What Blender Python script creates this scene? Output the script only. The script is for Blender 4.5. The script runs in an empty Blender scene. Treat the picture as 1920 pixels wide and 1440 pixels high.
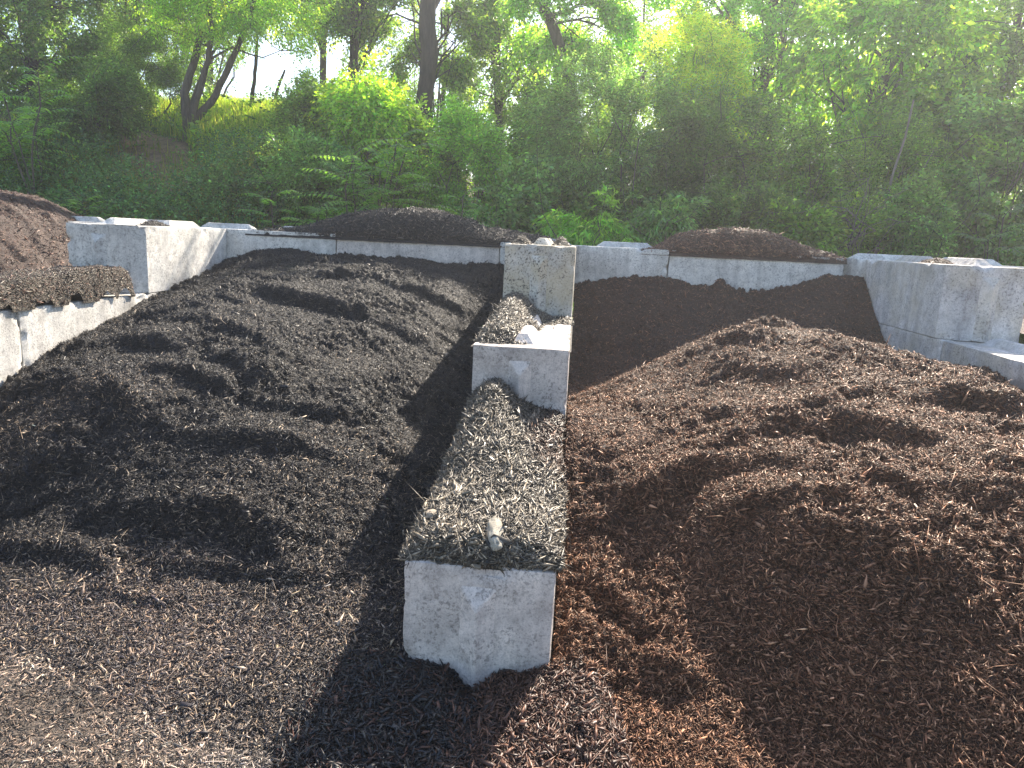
import bpy, bmesh, math, random
import numpy as np
from mathutils import Matrix, Vector

# ------------------------------------------------------------------ camera, sky, sun, exposure
scene = bpy.context.scene
R = math.radians
SUN_X, SUN_Y, SUN_Z = 0.47, 1.22, 1.0            # direction towards the sun

def setup_camera():
    cx, cz, yaw, pit, roll, f = .299, 1.874, R(4.408), R(11.268), R(2.719), 1373.9
    fw = Vector((-math.sin(yaw) * math.cos(pit), math.cos(yaw) * math.cos(pit), -math.sin(pit)))
    r0 = Vector((math.cos(yaw), math.sin(yaw), 0))
    u0 = r0.cross(fw)
    rt = r0 * math.cos(roll) + u0 * math.sin(roll)
    up = -r0 * math.sin(roll) + u0 * math.cos(roll)
    cd = bpy.data.cameras.new("camera")
    cd.sensor_width = 36.0
    cd.lens = 36.0 * f / 1920.0
    cd.clip_start = .05
    cd.clip_end = 1000
    co = bpy.data.objects.new("camera", cd)
    scene.collection.objects.link(co)
    m = Matrix((rt, up, -fw)).transposed().to_4x4()
    m.translation = (cx, 0, cz)
    co.matrix_world = m
    scene.camera = co

def setup_light():
    el = math.atan2(SUN_Z, math.hypot(SUN_X, SUN_Y))
    az = math.atan2(SUN_X, SUN_Y)
    w = bpy.data.worlds.new("World")
    scene.world = w
    w.use_nodes = True
    nt = w.node_tree
    nt.nodes.clear()
    sky = nt.nodes.new("ShaderNodeTexSky")
    sky.sky_type = 'NISHITA'
    sky.sun_disc = False
    sky.sun_elevation = el
    sky.sun_rotation = az
    sky.air_density = 1.0
    sky.dust_density = 1.2
    bg = nt.nodes.new("ShaderNodeBackground")
    bg.inputs[1].default_value = .11
    out = nt.nodes.new("ShaderNodeOutputWorld")
    nt.links.new(sky.outputs[0], bg.inputs[0])
    nt.links.new(bg.outputs[0], out.inputs[0])
    ld = bpy.data.lights.new("sun", 'SUN')
    ld.energy = 5.0
    ld.angle = R(.5)
    ld.color = (1.0, .89, .74)
    lo = bpy.data.objects.new("sun", ld)
    scene.collection.objects.link(lo)
    lo.rotation_euler = Vector((SUN_X, SUN_Y, SUN_Z)).to_track_quat('Z', 'Y').to_euler()
    lo.location = (4, 12, 20)
    vs = scene.view_settings
    vs.view_transform = 'Standard'
    vs.look = 'None'
    vs.exposure = 1.68
    vs.gamma = 1
    scene.cycles.max_bounces = 8
    scene.cycles.volume_bounces = 0

setup_camera()
setup_light()
rng = np.random.default_rng(7)
random.seed(7)

# HF-BEGIN ---------------------------------------------------------- noise and height functions
_pr = np.random.default_rng(1234)
_PERM = _pr.permutation(512).astype(np.int64)
_GR = _pr.uniform(0, 2 * np.pi, 512)
_GX, _GY = np.cos(_GR), np.sin(_GR)

def perlin(x, y, seed=0):
    x = np.asarray(x, float); y = np.asarray(y, float)
    xi = np.floor(x).astype(np.int64); yi = np.floor(y).astype(np.int64)
    xf = x - xi; yf = y - yi
    u = xf * xf * xf * (xf * (xf * 6 - 15) + 10)
    v = yf * yf * yf * (yf * (yf * 6 - 15) + 10)
    def g(ix, iy, dx, dy):
        h = _PERM[(_PERM[(ix + seed * 57) & 511] + iy + seed * 131) & 511]
        return _GX[h] * dx + _GY[h] * dy
    a = g(xi, yi, xf, yf); b = g(xi + 1, yi, xf - 1, yf)
    c = g(xi, yi + 1, xf, yf - 1); d = g(xi + 1, yi + 1, xf - 1, yf - 1)
    return (a + u * (b - a)) * (1 - v) + (c + u * (d - c)) * v

def fbm(x, y, oct=4, seed=0, gain=.5):
    s = 0; a = 1
    for i in range(oct):
        s = s + a * perlin(x, y, seed + i)
        x = x * 2.03 + 3.1; y = y * 2.03 + 7.7; a *= gain
    return s

def smooth(a, b, x):
    t = np.clip((x - a) / (b - a), 0, 1)
    return t * t * (3 - 2 * t)

class RBF:
    """smooth surface through a few surveyed heights"""
    def __init__(self, pts):
        p = np.array(pts, float)
        self.p = p[:, :2]
        n = len(p)
        A = self.k(np.hypot(p[:, None, 0] - p[None, :, 0], p[:, None, 1] - p[None, :, 1])) + np.eye(n) * .01
        P = np.hstack([np.ones((n, 1)), p[:, :2]])
        M = np.block([[A, P], [P.T, np.zeros((3, 3))]])
        s = np.linalg.solve(M, np.hstack([p[:, 2], [0, 0, 0]]))
        self.w, self.c = s[:n], s[n:]
    @staticmethod
    def k(r):
        return -r
    def __call__(self, x, y):
        x = np.asarray(x, float); y = np.asarray(y, float)
        o = self.c[0] + self.c[1] * x + self.c[2] * y
        for (a, b), w in zip(self.p, self.w):
            o = o + w * self.k(np.sqrt((x - a) ** 2 + (y - b) ** 2 + .02))
        return o

LEFT_PTS = [(-3.52, 8.08, 1.59), (-2.87, 8.08, 1.75), (-2.54, 8.08, 1.63), (-1.75, 8.08, 1.67), (-1.48, 8.08, 1.71),
            (-1.33, 8.08, 1.63), (-.86, 8.08, 1.60), (-.68, 8.08, 1.67), (-.4, 8.08, 1.68),
            (-3.61, 7.94, 1.47), (-3.61, 6.98, 1.23), (-3.61, 6.25, 1.11), (-3.61, 5.86, .99), (-3.61, 5.32, .84),
            (-3.61, 4.86, .76), (-3.61, 4.4, .62), (-3.61, 4.0, .42), (-3.61, 3.5, .18),
            (-2.8, 7.2, 1.45), (-2, 7.2, 1.46), (-1.2, 7.1, 1.38), (-.7, 7.0, 1.15), (-.4, 7.0, .95),
            (-2.8, 6.2, 1.28), (-2, 6.2, 1.24), (-1.3, 6.1, 1.08), (-.8, 6.0, .88), (-.4, 6.0, .62),
            (-2.8, 5.2, 1.0), (-2, 5.2, .98), (-1.3, 5.1, .86), (-.8, 5.0, .66), (-.4, 5.0, .42),
            (-2.8, 4.65, .88), (-2, 4.65, .87), (-2.8, 4.3, .72), (-2, 4.3, .74), (-1.3, 4.3, .67), (-.8, 4.2, .50), (-.4, 4.2, .34),
            (-2.8, 3.9, .42), (-2, 3.85, .48), (-1.3, 3.85, .49), (-2.8, 3.5, .16), (-2, 3.45, .21), (-1.3, 3.45, .24), (-.8, 3.5, .27), (-.4, 3.5, .22),
            (-3.4, 2.9, .04), (-2.8, 2.9, .06), (-2, 3.0, .10), (-1.3, 3.0, .11), (-.8, 2.9, .12), (-.4, 2.8, .15),
            (-3.4, 2, .0), (-2, 2, .0), (-1.0, 2, .03), (-.4, 2.2, .08), (-.35, 1.6, .0)]
RIGHT_PTS = [(.32, 8.08, 1.43), (.6, 8.08, 1.53), (1.01, 8.08, 1.52), (1.33, 8.08, 1.58), (1.52, 8.08, 1.46), (1.86, 8.08, 1.48),
             (2.26, 8.08, 1.40), (2.69, 8.08, 1.55), (2.84, 8.08, 1.66), (3.22, 8.08, 1.66),
             (3.33, 7.57, 1.24), (3.33, 7.29, .99), (3.33, 6.59, .93), (3.33, 5.9, 1.04), (3.33, 5.46, 1.08), (3.33, 5.17, .99),
             (3.33, 4.6, .93), (3.33, 4, .85),
             (.4, 7.1, .52), (1.2, 7.1, .68), (2.0, 7.1, .80), (2.8, 7.1, .90), (.4, 6.5, .50), (1.0, 6.5, .70), (2.0, 6.45, .95), (2.7, 6.5, .96),
             (.35, 5.8, .60), (.8, 5.8, .88), (1.25, 5.75, 1.14), (1.75, 5.7, 1.33), (2.2, 5.7, 1.29), (2.7, 5.7, 1.10),
             (.35, 5.0, .70), (1, 5, .90), (1.6, 5, 1.14), (2.2, 5, 1.24), (2.8, 5, 1.15),
             (.33, 4.42, .84), (.33, 4.1, .75), (.60, 4.3, .80), (1, 4.4, .80), (1.6, 4.4, .98), (2.2, 4.4, 1.12), (2.8, 4.4, 1.14),
             (.33, 3.8, .67), (.75, 3.9, .76), (1.2, 3.85, .84), (1.7, 3.8, .92), (2.2, 3.8, 1.0), (2.9, 3.8, 1.04),
             (.33, 3.4, .53), (.70, 3.35, .46), (.95, 3.4, .68), (1.3, 3.3, .78), (1.8, 3.3, .84), (2.3, 3.3, .92), (2.9, 3.2, .95),
             (.33, 2.9, .27), (.7, 2.9, .31), (1.02, 2.9, .30), (1.30, 2.95, .58), (1.7, 2.9, .66), (2.2, 2.9, .74), (2.9, 2.7, .8),
             (.36, 2.6, .19), (.9, 2.55, .16), (1.20, 2.5, .13), (1.52, 2.5, .36), (1.9, 2.45, .48), (2.4, 2.5, .6),
             (.3, 2.2, .08), (.9, 2.2, .09), (1.35, 2.15, .06), (1.75, 2.1, .20), (2.2, 2.1, .34), (.3, 1.6, .0), (1.4, 1.6, .0), (2.0, 1.6, .1), (3, 1.6, .4)]
left_base = RBF(LEFT_PTS)
right_base = RBF(RIGHT_PTS)
LEFT_SCARPS = [(0.13, 0.35, 0.1, [(-3.19, 7.36), (-2.91, 7.52), (-2.64, 7.71), (-2.28, 7.69), (-1.87, 7.65), (-1.44, 7.50)]),
    (0.14, 0.4, 0.12, [(-2.88, 6.29), (-2.67, 6.46), (-2.31, 6.32), (-1.89, 6.24), (-1.51, 6.23), (-1.11, 6.15), (-0.68, 6.07)]),
    (0.12, 0.3, 0.1, [(-2.34, 6.91), (-1.99, 7.12), (-1.44, 7.08), (-0.96, 7.05), (-0.65, 6.94)]),
    (0.1, 0.3, 0.1, [(-3.24, 5.58), (-3.05, 5.72), (-2.56, 5.63), (-2.07, 5.32), (-1.63, 5.03)]),
    (0.13, 0.3, 0.1, [(-3.61, 4.96), (-3.53, 5.27), (-3.06, 5.29), (-2.59, 5.13), (-2.07, 4.89), (-1.64, 4.68), (-1.27, 4.46)]),
    (0.12, 0.25, 0.09, [(-2.67, 4.65), (-2.36, 4.70), (-1.96, 4.56), (-1.56, 4.48), (-1.21, 4.50), (-0.84, 4.70)]),
    (0.12, 0.25, 0.09, [(-3.50, 4.52), (-3.18, 4.55), (-2.76, 4.43), (-2.36, 4.24), (-1.93, 4.09)]),
    (0.1, 0.22, 0.08, [(-2.05, 4.11), (-1.75, 4.11), (-1.41, 4.10), (-1.09, 4.13), (-0.75, 4.07)]),
    (0.13, 0.28, 0.1, [(-2.95, 3.81), (-2.68, 3.84), (-2.37, 3.77), (-2.08, 3.77)]),
    (0.16, 0.3, 0.12, [(-2.37, 3.58), (-2.15, 3.62), (-1.78, 3.61), (-1.46, 3.58), (-1.22, 3.49), (-1.00, 3.37)]),
    (0.1, 0.22, 0.08, [(-2.60, 3.35), (-2.45, 3.39), (-2.23, 3.33), (-1.87, 3.22)]),
    (0.09, 0.2, 0.07, [(-1.81, 3.26), (-1.58, 3.29), (-1.33, 3.30), (-1.01, 3.25), (-0.68, 3.23)]),
    (0.06, 0.2, 0.06, [(-2.27, 3.01), (-1.97, 3.08), (-1.62, 3.07), (-1.35, 3.07)]),
    ]
RIGHT_SCARPS = [(0.14, 0.3, 0.1, [(1.50, 5.78), (1.80, 5.82), (2.12, 5.82), (2.42, 5.72)]),
    (0.08, 0.2, 0.07, [(1.05, 5.45), (1.30, 5.55), (1.50, 5.45), (1.70, 5.30)]),
    (0.08, 0.2, 0.07, [(1.14, 4.89), (1.43, 5.01), (1.59, 4.82), (1.75, 4.67)]),
    (0.07, 0.2, 0.06, [(1.99, 4.83), (2.22, 4.91), (2.40, 4.85)]),
    (0.16, 0.3, 0.12, [(1.30, 3.94), (1.52, 4.07), (1.75, 4.19), (1.97, 4.35), (2.10, 4.42), (2.18, 4.20)]),
    (0.16, 0.3, 0.12, [(2.13, 4.06), (2.32, 4.21), (2.51, 4.24), (2.63, 4.13), (2.68, 3.96)]),
    (0.15, 0.26, 0.1, [(0.92, 3.83), (1.20, 3.85), (1.49, 3.96), (1.75, 3.99), (1.92, 3.85), (2.09, 3.75), (2.23, 3.65)]),
    (0.1, 0.22, 0.08, [(0.32, 3.85), (0.58, 3.91), (0.86, 4.10), (1.13, 4.33), (1.37, 4.36)]),
    (0.16, 0.28, 0.12, [(0.41, 3.48), (0.71, 3.58), (1.07, 3.68), (1.35, 3.68), (1.57, 3.53)]),
    (0.14, 0.25, 0.1, [(1.67, 3.44), (1.81, 3.43), (1.89, 3.32), (2.08, 3.32), (2.20, 3.25), (2.36, 3.28)]),
    (0.11, 0.22, 0.08, [(0.94, 3.33), (1.19, 3.34), (1.43, 3.32), (1.64, 3.25)]),
    (0.11, 0.22, 0.08, [(1.19, 3.08), (1.38, 3.12), (1.58, 3.03), (1.75, 2.89), (1.89, 2.72)]),
    (0.1, 0.2, 0.08, [(0.35, 2.86), (0.55, 2.81), (0.72, 2.73), (0.91, 2.58)]),
    (0.1, 0.2, 0.08, [(1.83, 3.12), (2.03, 3.07), (2.18, 2.94)]),
    ]

def scarps(x, y, lines):
    """slump steps: each line is the crest; the heap rises gently behind it and breaks off on the near side"""
    h = np.zeros_like(x)
    for amp, wb, wf, pts in lines:
        wob = .07 * perlin(x * 2.1, y * 2.1, 91) + .045 * perlin(x * 5.5, y * 5.5, 92) + .03 * perlin(x * 14, y * 14, 93) + .012 * perlin(x * 34, y * 34, 94)
        am = .55 + .9 * perlin(x * 1.7, y * 1.7, 95)
        best = np.full_like(x, 9.0); sgn = np.zeros_like(x); tt = np.zeros_like(x)
        n = len(pts) - 1
        for i in range(n):
            ax, ay = pts[i]; bx, by = pts[i + 1]
            dx, dy = bx - ax, by - ay
            L2 = dx * dx + dy * dy + 1e-9
            t = ((x - ax) * dx + (y - ay) * dy) / L2
            tc = np.clip(t, 0, 1)
            qx, qy = x - (ax + tc * dx), y - (ay + tc * dy)
            d = np.hypot(qx, qy)
            s = np.sign(dx * (y - ay) - dy * (x - ax))
            m = d < best
            best = np.where(m, d, best); sgn = np.where(m, s, sgn); tt = np.where(m, (i + tc) / n, tt)
        s = best * sgn + wob
        fade = smooth(0, .15, tt) * smooth(1, .85, tt) + .0
        back = np.exp(-np.maximum(s, 0) / wb)
        front = np.where(s < 0, 1 - 1.45 * smooth(0, wf, -s) , 1) * np.where(s < -wf, np.exp((s + wf) / (wb * .8)), 1)
        h += .66 * amp * np.clip(am, .1, 1.2) * fade * np.where(s >= 0, back, front)
    return h

def relief(x, y, seed, k=1.0):
    """lumps, clods and crumbs of loose shredded bark"""
    wx = x + .12 * fbm(x * 2.2, y * 2.2, 2, seed + 40)
    wy = y + .12 * fbm(x * 2.2 + 9, y * 2.2, 2, seed + 50)
    a = fbm(wx * 1.3, wy * 1.9, 2, seed)
    # slumped steps that face the camera
    q = wy * 2.3 + 1.3 * fbm(wx * 1.1, wy * 1.1, 3, seed + 3) + .35 * wx
    fr = q - np.floor(q)
    saw = np.where(fr < .2, fr / .2, (1 - fr) / .8) - .5
    mask = smooth(-.05, .4, fbm(wx * 1.3 + 5, wy * 1.3, 2, seed + 9))
    c1 = 1 - np.abs(fbm(wx * 3.6, wy * 4.4, 2, seed + 12)) * 2
    c2 = 1 - np.abs(fbm(wx * 8.5, wy * 10, 2, seed + 15)) * 2
    c3 = 1 - np.abs(fbm(x * 19, y * 22, 2, seed + 18)) * 2
    rough = .35 + .9 * smooth(-.25, .35, fbm(x * 1.6, y * 1.6, 2, seed + 21))
    f2 = fbm(x * 45, y * 45, 2, seed + 30, .7)
    return k * (.030 * a + .042 * saw * mask + rough * (.030 * (c1 - .5) + .036 * (c2 - .5) + .026 * (c3 - .5)) + .010 * f2 + rough * .011 * (1 - 2 * np.abs(perlin(x * 33, y * 37, seed + 26)) * 1.6 - .35))

def left_h(x, y):
    k = .25 + .75 * smooth(2.9, 3.6, y)
    return left_base(x, y) + scarps(x, y, LEFT_SCARPS) * smooth(2.6, 3.2, y) * smooth(8.0, 7.2, y) - .06 * smooth(6.8, 7.8, y) + relief(x, y, 3, .95) * k

def right_h(x, y):
    k = (.35 + .65 * smooth(2.3, 2.9, y)) * (1 - .3 * smooth(6.4, 6.9, y)) * (1 + .5 * smooth(7.7, 8.05, y))
    return right_base(x, y) + .09 * np.exp(-((x - 1.87) / .07) ** 2 - ((y - 8.03) / .15) ** 2) + scarps(x, y, RIGHT_SCARPS) + relief(x, y, 21, 1.0) * k
# HF-END

# ------------------------------------------------------------------ helpers
def tag(o, label=None, cat=None, group=None, kind=None):
    if label: o["label"] = label
    if cat: o["category"] = cat
    if group: o["group"] = group
    if kind: o["kind"] = kind
    return o

def raw_mesh(name, co, faces_flat, loop_tot, mat=None, col=None, smooth_faces=False):
    """fast mesh from numpy arrays; faces_flat: vertex ids, loop_tot: corners per face"""
    me = bpy.data.meshes.new(name)
    co = np.ascontiguousarray(co, np.float32)
    faces_flat = np.ascontiguousarray(faces_flat, np.int32).ravel()
    nf = len(faces_flat) // loop_tot
    me.vertices.add(len(co)); me.vertices.foreach_set("co", co.ravel())
    me.loops.add(len(faces_flat)); me.loops.foreach_set("vertex_index", faces_flat)
    me.polygons.add(nf)
    me.polygons.foreach_set("loop_start", np.arange(0, nf * loop_tot, loop_tot, dtype=np.int32))
    me.polygons.foreach_set("loop_total", np.full(nf, loop_tot, np.int32))
    if smooth_faces:
        me.polygons.foreach_set("use_smooth", np.ones(nf, bool))
    me.update(calc_edges=True)
    if col is not None:
        ca = me.color_attributes.new("Col", 'FLOAT_COLOR', 'POINT')
        c4 = np.ones((len(co), 4), np.float32); c4[:, :3] = col
        ca.data.foreach_set("color", c4.ravel())
    if mat: me.materials.append(mat)
    return me

def link(name, me, parent=None, loc=None):
    o = bpy.data.objects.new(name, me)
    scene.collection.objects.link(o)
    if parent is not None: o.parent = parent
    if loc is not None: o.location = loc
    return o

def empty(name, loc):
    o = bpy.data.objects.new(name, None)
    o.empty_display_size = .2
    scene.collection.objects.link(o)
    o.location = loc
    return o

def grid_faces(nx, ny):
    i = np.arange(nx - 1)[None, :] + np.arange(ny - 1)[:, None] * nx
    return np.stack([i, i + 1, i + 1 + nx, i + nx], -1).reshape(-1, 4)

# ------------------------------------------------------------------ materials
def new_mat(name):
    m = bpy.data.materials.new(name); m.use_nodes = True
    nt = m.node_tree
    return m, nt, nt.nodes["Principled BSDF"]

def N(nt, typ, **kw):
    n = nt.nodes.new(typ)
    for k, v in kw.items(): setattr(n, k, v)
    return n

def ramp(nt, src, stops):
    r = nt.nodes.new("ShaderNodeValToRGB")
    el = r.color_ramp.elements
    while len(el) < len(stops): el.new(.5)
    for e, (p, c) in zip(el, stops):
        e.position = p; e.color = (*c, 1)
    nt.links.new(src, r.inputs[0])
    return r

def noise(nt, vec, scale, detail=4, rough=.55, w=None):
    n = nt.nodes.new("ShaderNodeTexNoise")
    n.inputs["Scale"].default_value = scale
    n.inputs["Detail"].default_value = detail
    n.inputs["Roughness"].default_value = rough
    if w is not None:
        n.noise_dimensions = '4D'
        nt.links.new(w, n.inputs["W"])
    nt.links.new(vec, n.inputs["Vector"])
    return n

def mixc(nt, fac, a, b, mode='MIX'):
    m = nt.nodes.new("ShaderNodeMix"); m.data_type = 'RGBA'; m.blend_type = mode
    for s, v in ((m.inputs[0], fac), (m.inputs[6], a), (m.inputs[7], b)):
        if isinstance(v, (int, float)): s.default_value = v
        elif isinstance(v, tuple): s.default_value = (*v, 1)
        else: nt.links.new(v, s)
    return m.outputs[2]

def mapping(nt, vec, scale):
    m = nt.nodes.new("ShaderNodeMapping")
    m.inputs["Scale"].default_value = scale
    nt.links.new(vec, m.inputs["Vector"])
    return m.outputs[0]

def mulch_mat(name, dark, mid, light, rough=.75):
    m, nt, p = new_mat(name)
    g = N(nt, "ShaderNodeNewGeometry")
    pos = g.outputs["Position"]
    n1 = noise(nt, pos, 55, 5, .7)
    n2 = noise(nt, pos, 3, 3)
    c = ramp(nt, n1.outputs[0], [(.3, dark), (.55, mid), (.78, light)])
    c2 = mixc(nt, .6, c.outputs[0], ramp(nt, n2.outputs[0], [(.3, (.6, .6, .6)), (.7, (1.2, 1.15, 1.1))]).outputs[0], 'MULTIPLY')
    nt.links.new(c2, p.inputs["Base Color"])
    p.inputs["Roughness"].default_value = rough
    p.inputs["Specular IOR Level"].default_value = .5
    b = N(nt, "ShaderNodeBump"); b.inputs["Strength"].default_value = .9; b.inputs["Distance"].default_value = .012
    n3 = noise(nt, mapping(nt, pos, (1, 1, 1)), 130, 4, .75)
    nt.links.new(n3.outputs[0], b.inputs["Height"])
    nt.links.new(b.outputs[0], p.inputs["Normal"])
    return m

def chip_mat(name, rough=.55, spec=.5, stint=(1, 1, 1)):
    m, nt, p = new_mat(name)
    a = N(nt, "ShaderNodeVertexColor"); a.layer_name = "Col"
    nt.links.new(a.outputs[0], p.inputs["Base Color"])
    p.inputs["Roughness"].default_value = rough
    p.inputs["Specular IOR Level"].default_value = spec
    p.inputs["Specular Tint"].default_value = (*stint, 1)
    return m

def concrete_mat(name, base=(.58, .52, .475), stain=(.33, .29, .20), stain_amt=.0, dirt=.5, streak=.5, wet=False):
    m, nt, p = new_mat(name)
    tc = N(nt, "ShaderNodeTexCoord"); oi = N(nt, "ShaderNodeObjectInfo")
    mul = N(nt, "ShaderNodeMath", operation='MULTIPLY'); mul.inputs[1].default_value = 40
    nt.links.new(oi.outputs["Random"], mul.inputs[0]); w = mul.outputs[0]
    v = tc.outputs["Object"]
    n1 = noise(nt, v, 2.2, 4, .6, w)
    n2 = noise(nt, v, 14, 6, .7, w)
    n3 = noise(nt, mapping(nt, v, (9, 9, .9)), 1.0, 5, .65, w)      # run-off streaks
    n4 = noise(nt, v, 60, 4, .7, w)
    n7 = noise(nt, v, 130, 3, .8, w)
    lo = tuple(x * .66 for x in base); hi = tuple(min(1, x * 1.22) for x in base)
    c = ramp(nt, n1.outputs[0], [(.3, lo), (.5, base), (.7, hi)]).outputs[0]
    c = mixc(nt, .8, c, ramp(nt, n2.outputs[0], [(.32, (.62, .61, .61)), (.52, (1, 1, 1)), (.72, (1.15, 1.14, 1.12))]).outputs[0], 'MULTIPLY')
    c = mixc(nt, streak, c, ramp(nt, n3.outputs[0], [(.32, (.62, .61, .62)), (.52, (1, 1, 1)), (.7, (1.08, 1.06, 1.02))]).outputs[0], 'MULTIPLY')
    c = mixc(nt, .8, c, ramp(nt, n7.outputs[0], [(.32, (.60, .59, .58)), (.5, (1, 1, 1)), (.7, (1.16, 1.15, 1.13))]).outputs[0], 'MULTIPLY')
    n8 = noise(nt, mapping(nt, v, (1, 1, .6)), 6.5, 6, .75, w)
    c = mixc(nt, ramp(nt, n8.outputs[0], [(.60, (0, 0, 0)), (.70, (.55, .55, .55))]).outputs[0], c, (.13, .11, .10))
    if stain_amt:
        n5 = noise(nt, v, 3.2, 5, .6, w)
        f = ramp(nt, n5.outputs[0], [(.42, (0, 0, 0)), (.58, (stain_amt,) * 3)]).outputs[0]
        c = mixc(nt, f, c, stain)
    f = ramp(nt, n4.outputs[0], [(.52, (0, 0, 0)), (.60, (dirt,) * 3)]).outputs[0]
    n6 = noise(nt, v, 5, 3, .6, w)
    f2 = N(nt, "ShaderNodeMath", operation='MULTIPLY')
    nt.links.new(f, f2.inputs[0])
    nt.links.new(ramp(nt, n6.outputs[0], [(.36, (.15, .15, .15)), (.54, (1, 1, 1))]).outputs[0], f2.inputs[1])
    c = mixc(nt, f2.outputs[0], c, (.05, .045, .045))
    if wet:                               # damp tide-mark left by an older heap
        sp = N(nt, "ShaderNodeSeparateXYZ"); nt.links.new(v, sp.inputs[0])
        a1 = N(nt, "ShaderNodeMath", operation='MULTIPLY_ADD'); a1.inputs[1].default_value = .30
        nt.links.new(sp.outputs[1], a1.inputs[0]); nt.links.new(sp.outputs[2], a1.inputs[2])
        a2 = N(nt, "ShaderNodeMath", operation='MULTIPLY_ADD'); a2.inputs[1].default_value = .16
        nt.links.new(n2.outputs[0], a2.inputs[0]); nt.links.new(a1.outputs[0], a2.inputs[2])
        c = mixc(nt, ramp(nt, a2.outputs[0], [(.50, (.75, .75, .75)), (.52, (0, 0, 0))]).outputs[0], c, (.20, .185, .18))
    nt.links.new(c, p.inputs["Base Color"])
    p.inputs["Roughness"].default_value = .9
    p.inputs["Specular IOR Level"].default_value = .25
    b = N(nt, "ShaderNodeBump"); b.inputs["Strength"].default_value = .8; b.inputs["Distance"].default_value = .008
    vo = N(nt, "ShaderNodeTexVoronoi"); vo.inputs["Scale"].default_value = 45
    nt.links.new(v, vo.inputs["Vector"])
    pit = ramp(nt, vo.outputs["Distance"], [(.08, (0, 0, 0)), (.22, (1, 1, 1))]).outputs[0]
    s = mixc(nt, .55, n4.outputs[0], pit)
    s2 = mixc(nt, .5, s, n2.outputs[0])
    nt.links.new(s2, b.inputs["Height"]); nt.links.new(b.outputs[0], p.inputs["Normal"])
    return m

def leaf_mat(name, trans=.5, rough=.4, tint=(1.3, 1.35, .5)):
    m, nt, p = new_mat(name)
    a = N(nt, "ShaderNodeVertexColor"); a.layer_name = "Col"
    nt.links.new(a.outputs[0], p.inputs["Base Color"])
    p.inputs["Roughness"].default_value = rough
    p.inputs["Specular IOR Level"].default_value = .4
    tr = N(nt, "ShaderNodeBsdfTranslucent")
    nt.links.new(mixc(nt, 1.0, a.outputs[0], tuple(2.0 * t for t in tint), 'MULTIPLY'), tr.inputs[0])
    mx = N(nt, "ShaderNodeMixShader"); mx.inputs[0].default_value = trans
    nt.links.new(p.outputs[0], mx.inputs[1]); nt.links.new(tr.outputs[0], mx.inputs[2])
    nt.links.new(mx.outputs[0], nt.nodes["Material Output"].inputs["Surface"])
    return m

def bark_mat(name, a, b):
    m, nt, p = new_mat(name)
    tc = N(nt, "ShaderNodeTexCoord")
    n = noise(nt, mapping(nt, tc.outputs["Object"], (14, 14, 2.5)), 1.6, 6, .7)
    nt.links.new(ramp(nt, n.outputs[0], [(.3, a), (.7, b)]).outputs[0], p.inputs["Base Color"])
    p.inputs["Roughness"].default_value = .9
    bp = N(nt, "ShaderNodeBump"); bp.inputs["Distance"].default_value = .03
    nt.links.new(n.outputs[0], bp.inputs["Height"]); nt.links.new(bp.outputs[0], p.inputs["Normal"])
    return m

MAT = {
    'black_mulch': mulch_mat('black_mulch', (.004, .004, .006), (.010, .009, .011), (.024, .021, .019)),
    'brown_mulch': mulch_mat('brown_mulch', (.022, .011, .008), (.062, .031, .020), (.14, .074, .046)),
    'old_mulch': mulch_mat('weathered_mulch', (.022, .018, .014), (.065, .053, .040), (.16, .13, .095)),
    'chips': chip_mat('wood_fibre', .5, .5),
    'fibre_black': chip_mat('black_fibre', .5, .38),
    'fibre_brown': chip_mat('brown_fibre', .5, .38, (1, .7, .5)),
    'litter': chip_mat('yard_chips', .6, .3),
    'concrete': concrete_mat('concrete'),
    'concrete_tan': concrete_mat('stained_concrete', (.58, .55, .49), (.45, .38, .26), .7, .9, .3),
    'concrete_pale': concrete_mat('pale_concrete', (.62, .60, .56), dirt=.5, streak=.7),
    'concrete_streak': concrete_mat('streaked_concrete', (.60, .575, .56), (.5, .42, .28), .35, .5, .9),
    'concrete_wet': concrete_mat('damp_concrete', (.60, .575, .56), (.5, .42, .28), .35, .5, .9, True),
    'leaf': leaf_mat('leaf'),
    'leaf_thin': leaf_mat('thin_leaf', .55, .5, (1.5, 1.35, .4)),
    'bark': bark_mat('bark', (.045, .035, .027), (.14, .115, .09)),
    'bark_dark': bark_mat('dark_bark', (.022, .018, .015), (.07, .055, .045)),
    'twig': bark_mat('dry_twig', (.14, .12, .095), (.30, .26, .21)),
}

# ------------------------------------------------------------------ loose fibres and chips
def spindles(pos, dirv, up, L, Wd, T, col):
    """tapered slivers of wood: 6 corners, 8 faces each"""
    n = len(pos)
    side = np.cross(dirv, up); side /= np.linalg.norm(side, axis=1, keepdims=True) + 1e-9
    up2 = np.cross(side, dirv)
    L = L[:, None]; Wd = Wd[:, None]; T = T[:, None]
    bow = up2 * L * rng.uniform(-.05, .16, (n, 1))
    off = dirv * L * rng.uniform(-.15, .15, (n, 1))
    v = np.stack([pos - dirv * L * .5, pos + dirv * L * .5,
                  pos + off + side * Wd * .5 + bow, pos + off + up2 * T * .5 + bow,
                  pos + off - side * Wd * .5 + bow, pos + off - up2 * T * .5 + bow], 1).reshape(-1, 3)
    f = np.array([[0, 2, 3], [0, 3, 4], [0, 4, 5], [0, 5, 2], [1, 3, 2], [1, 4, 3], [1, 5, 4], [1, 2, 5]])
    faces = (np.arange(n)[:, None, None] * 6 + f[None]).reshape(-1, 3)
    return v, faces, np.repeat(col, 6, 0)

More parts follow.
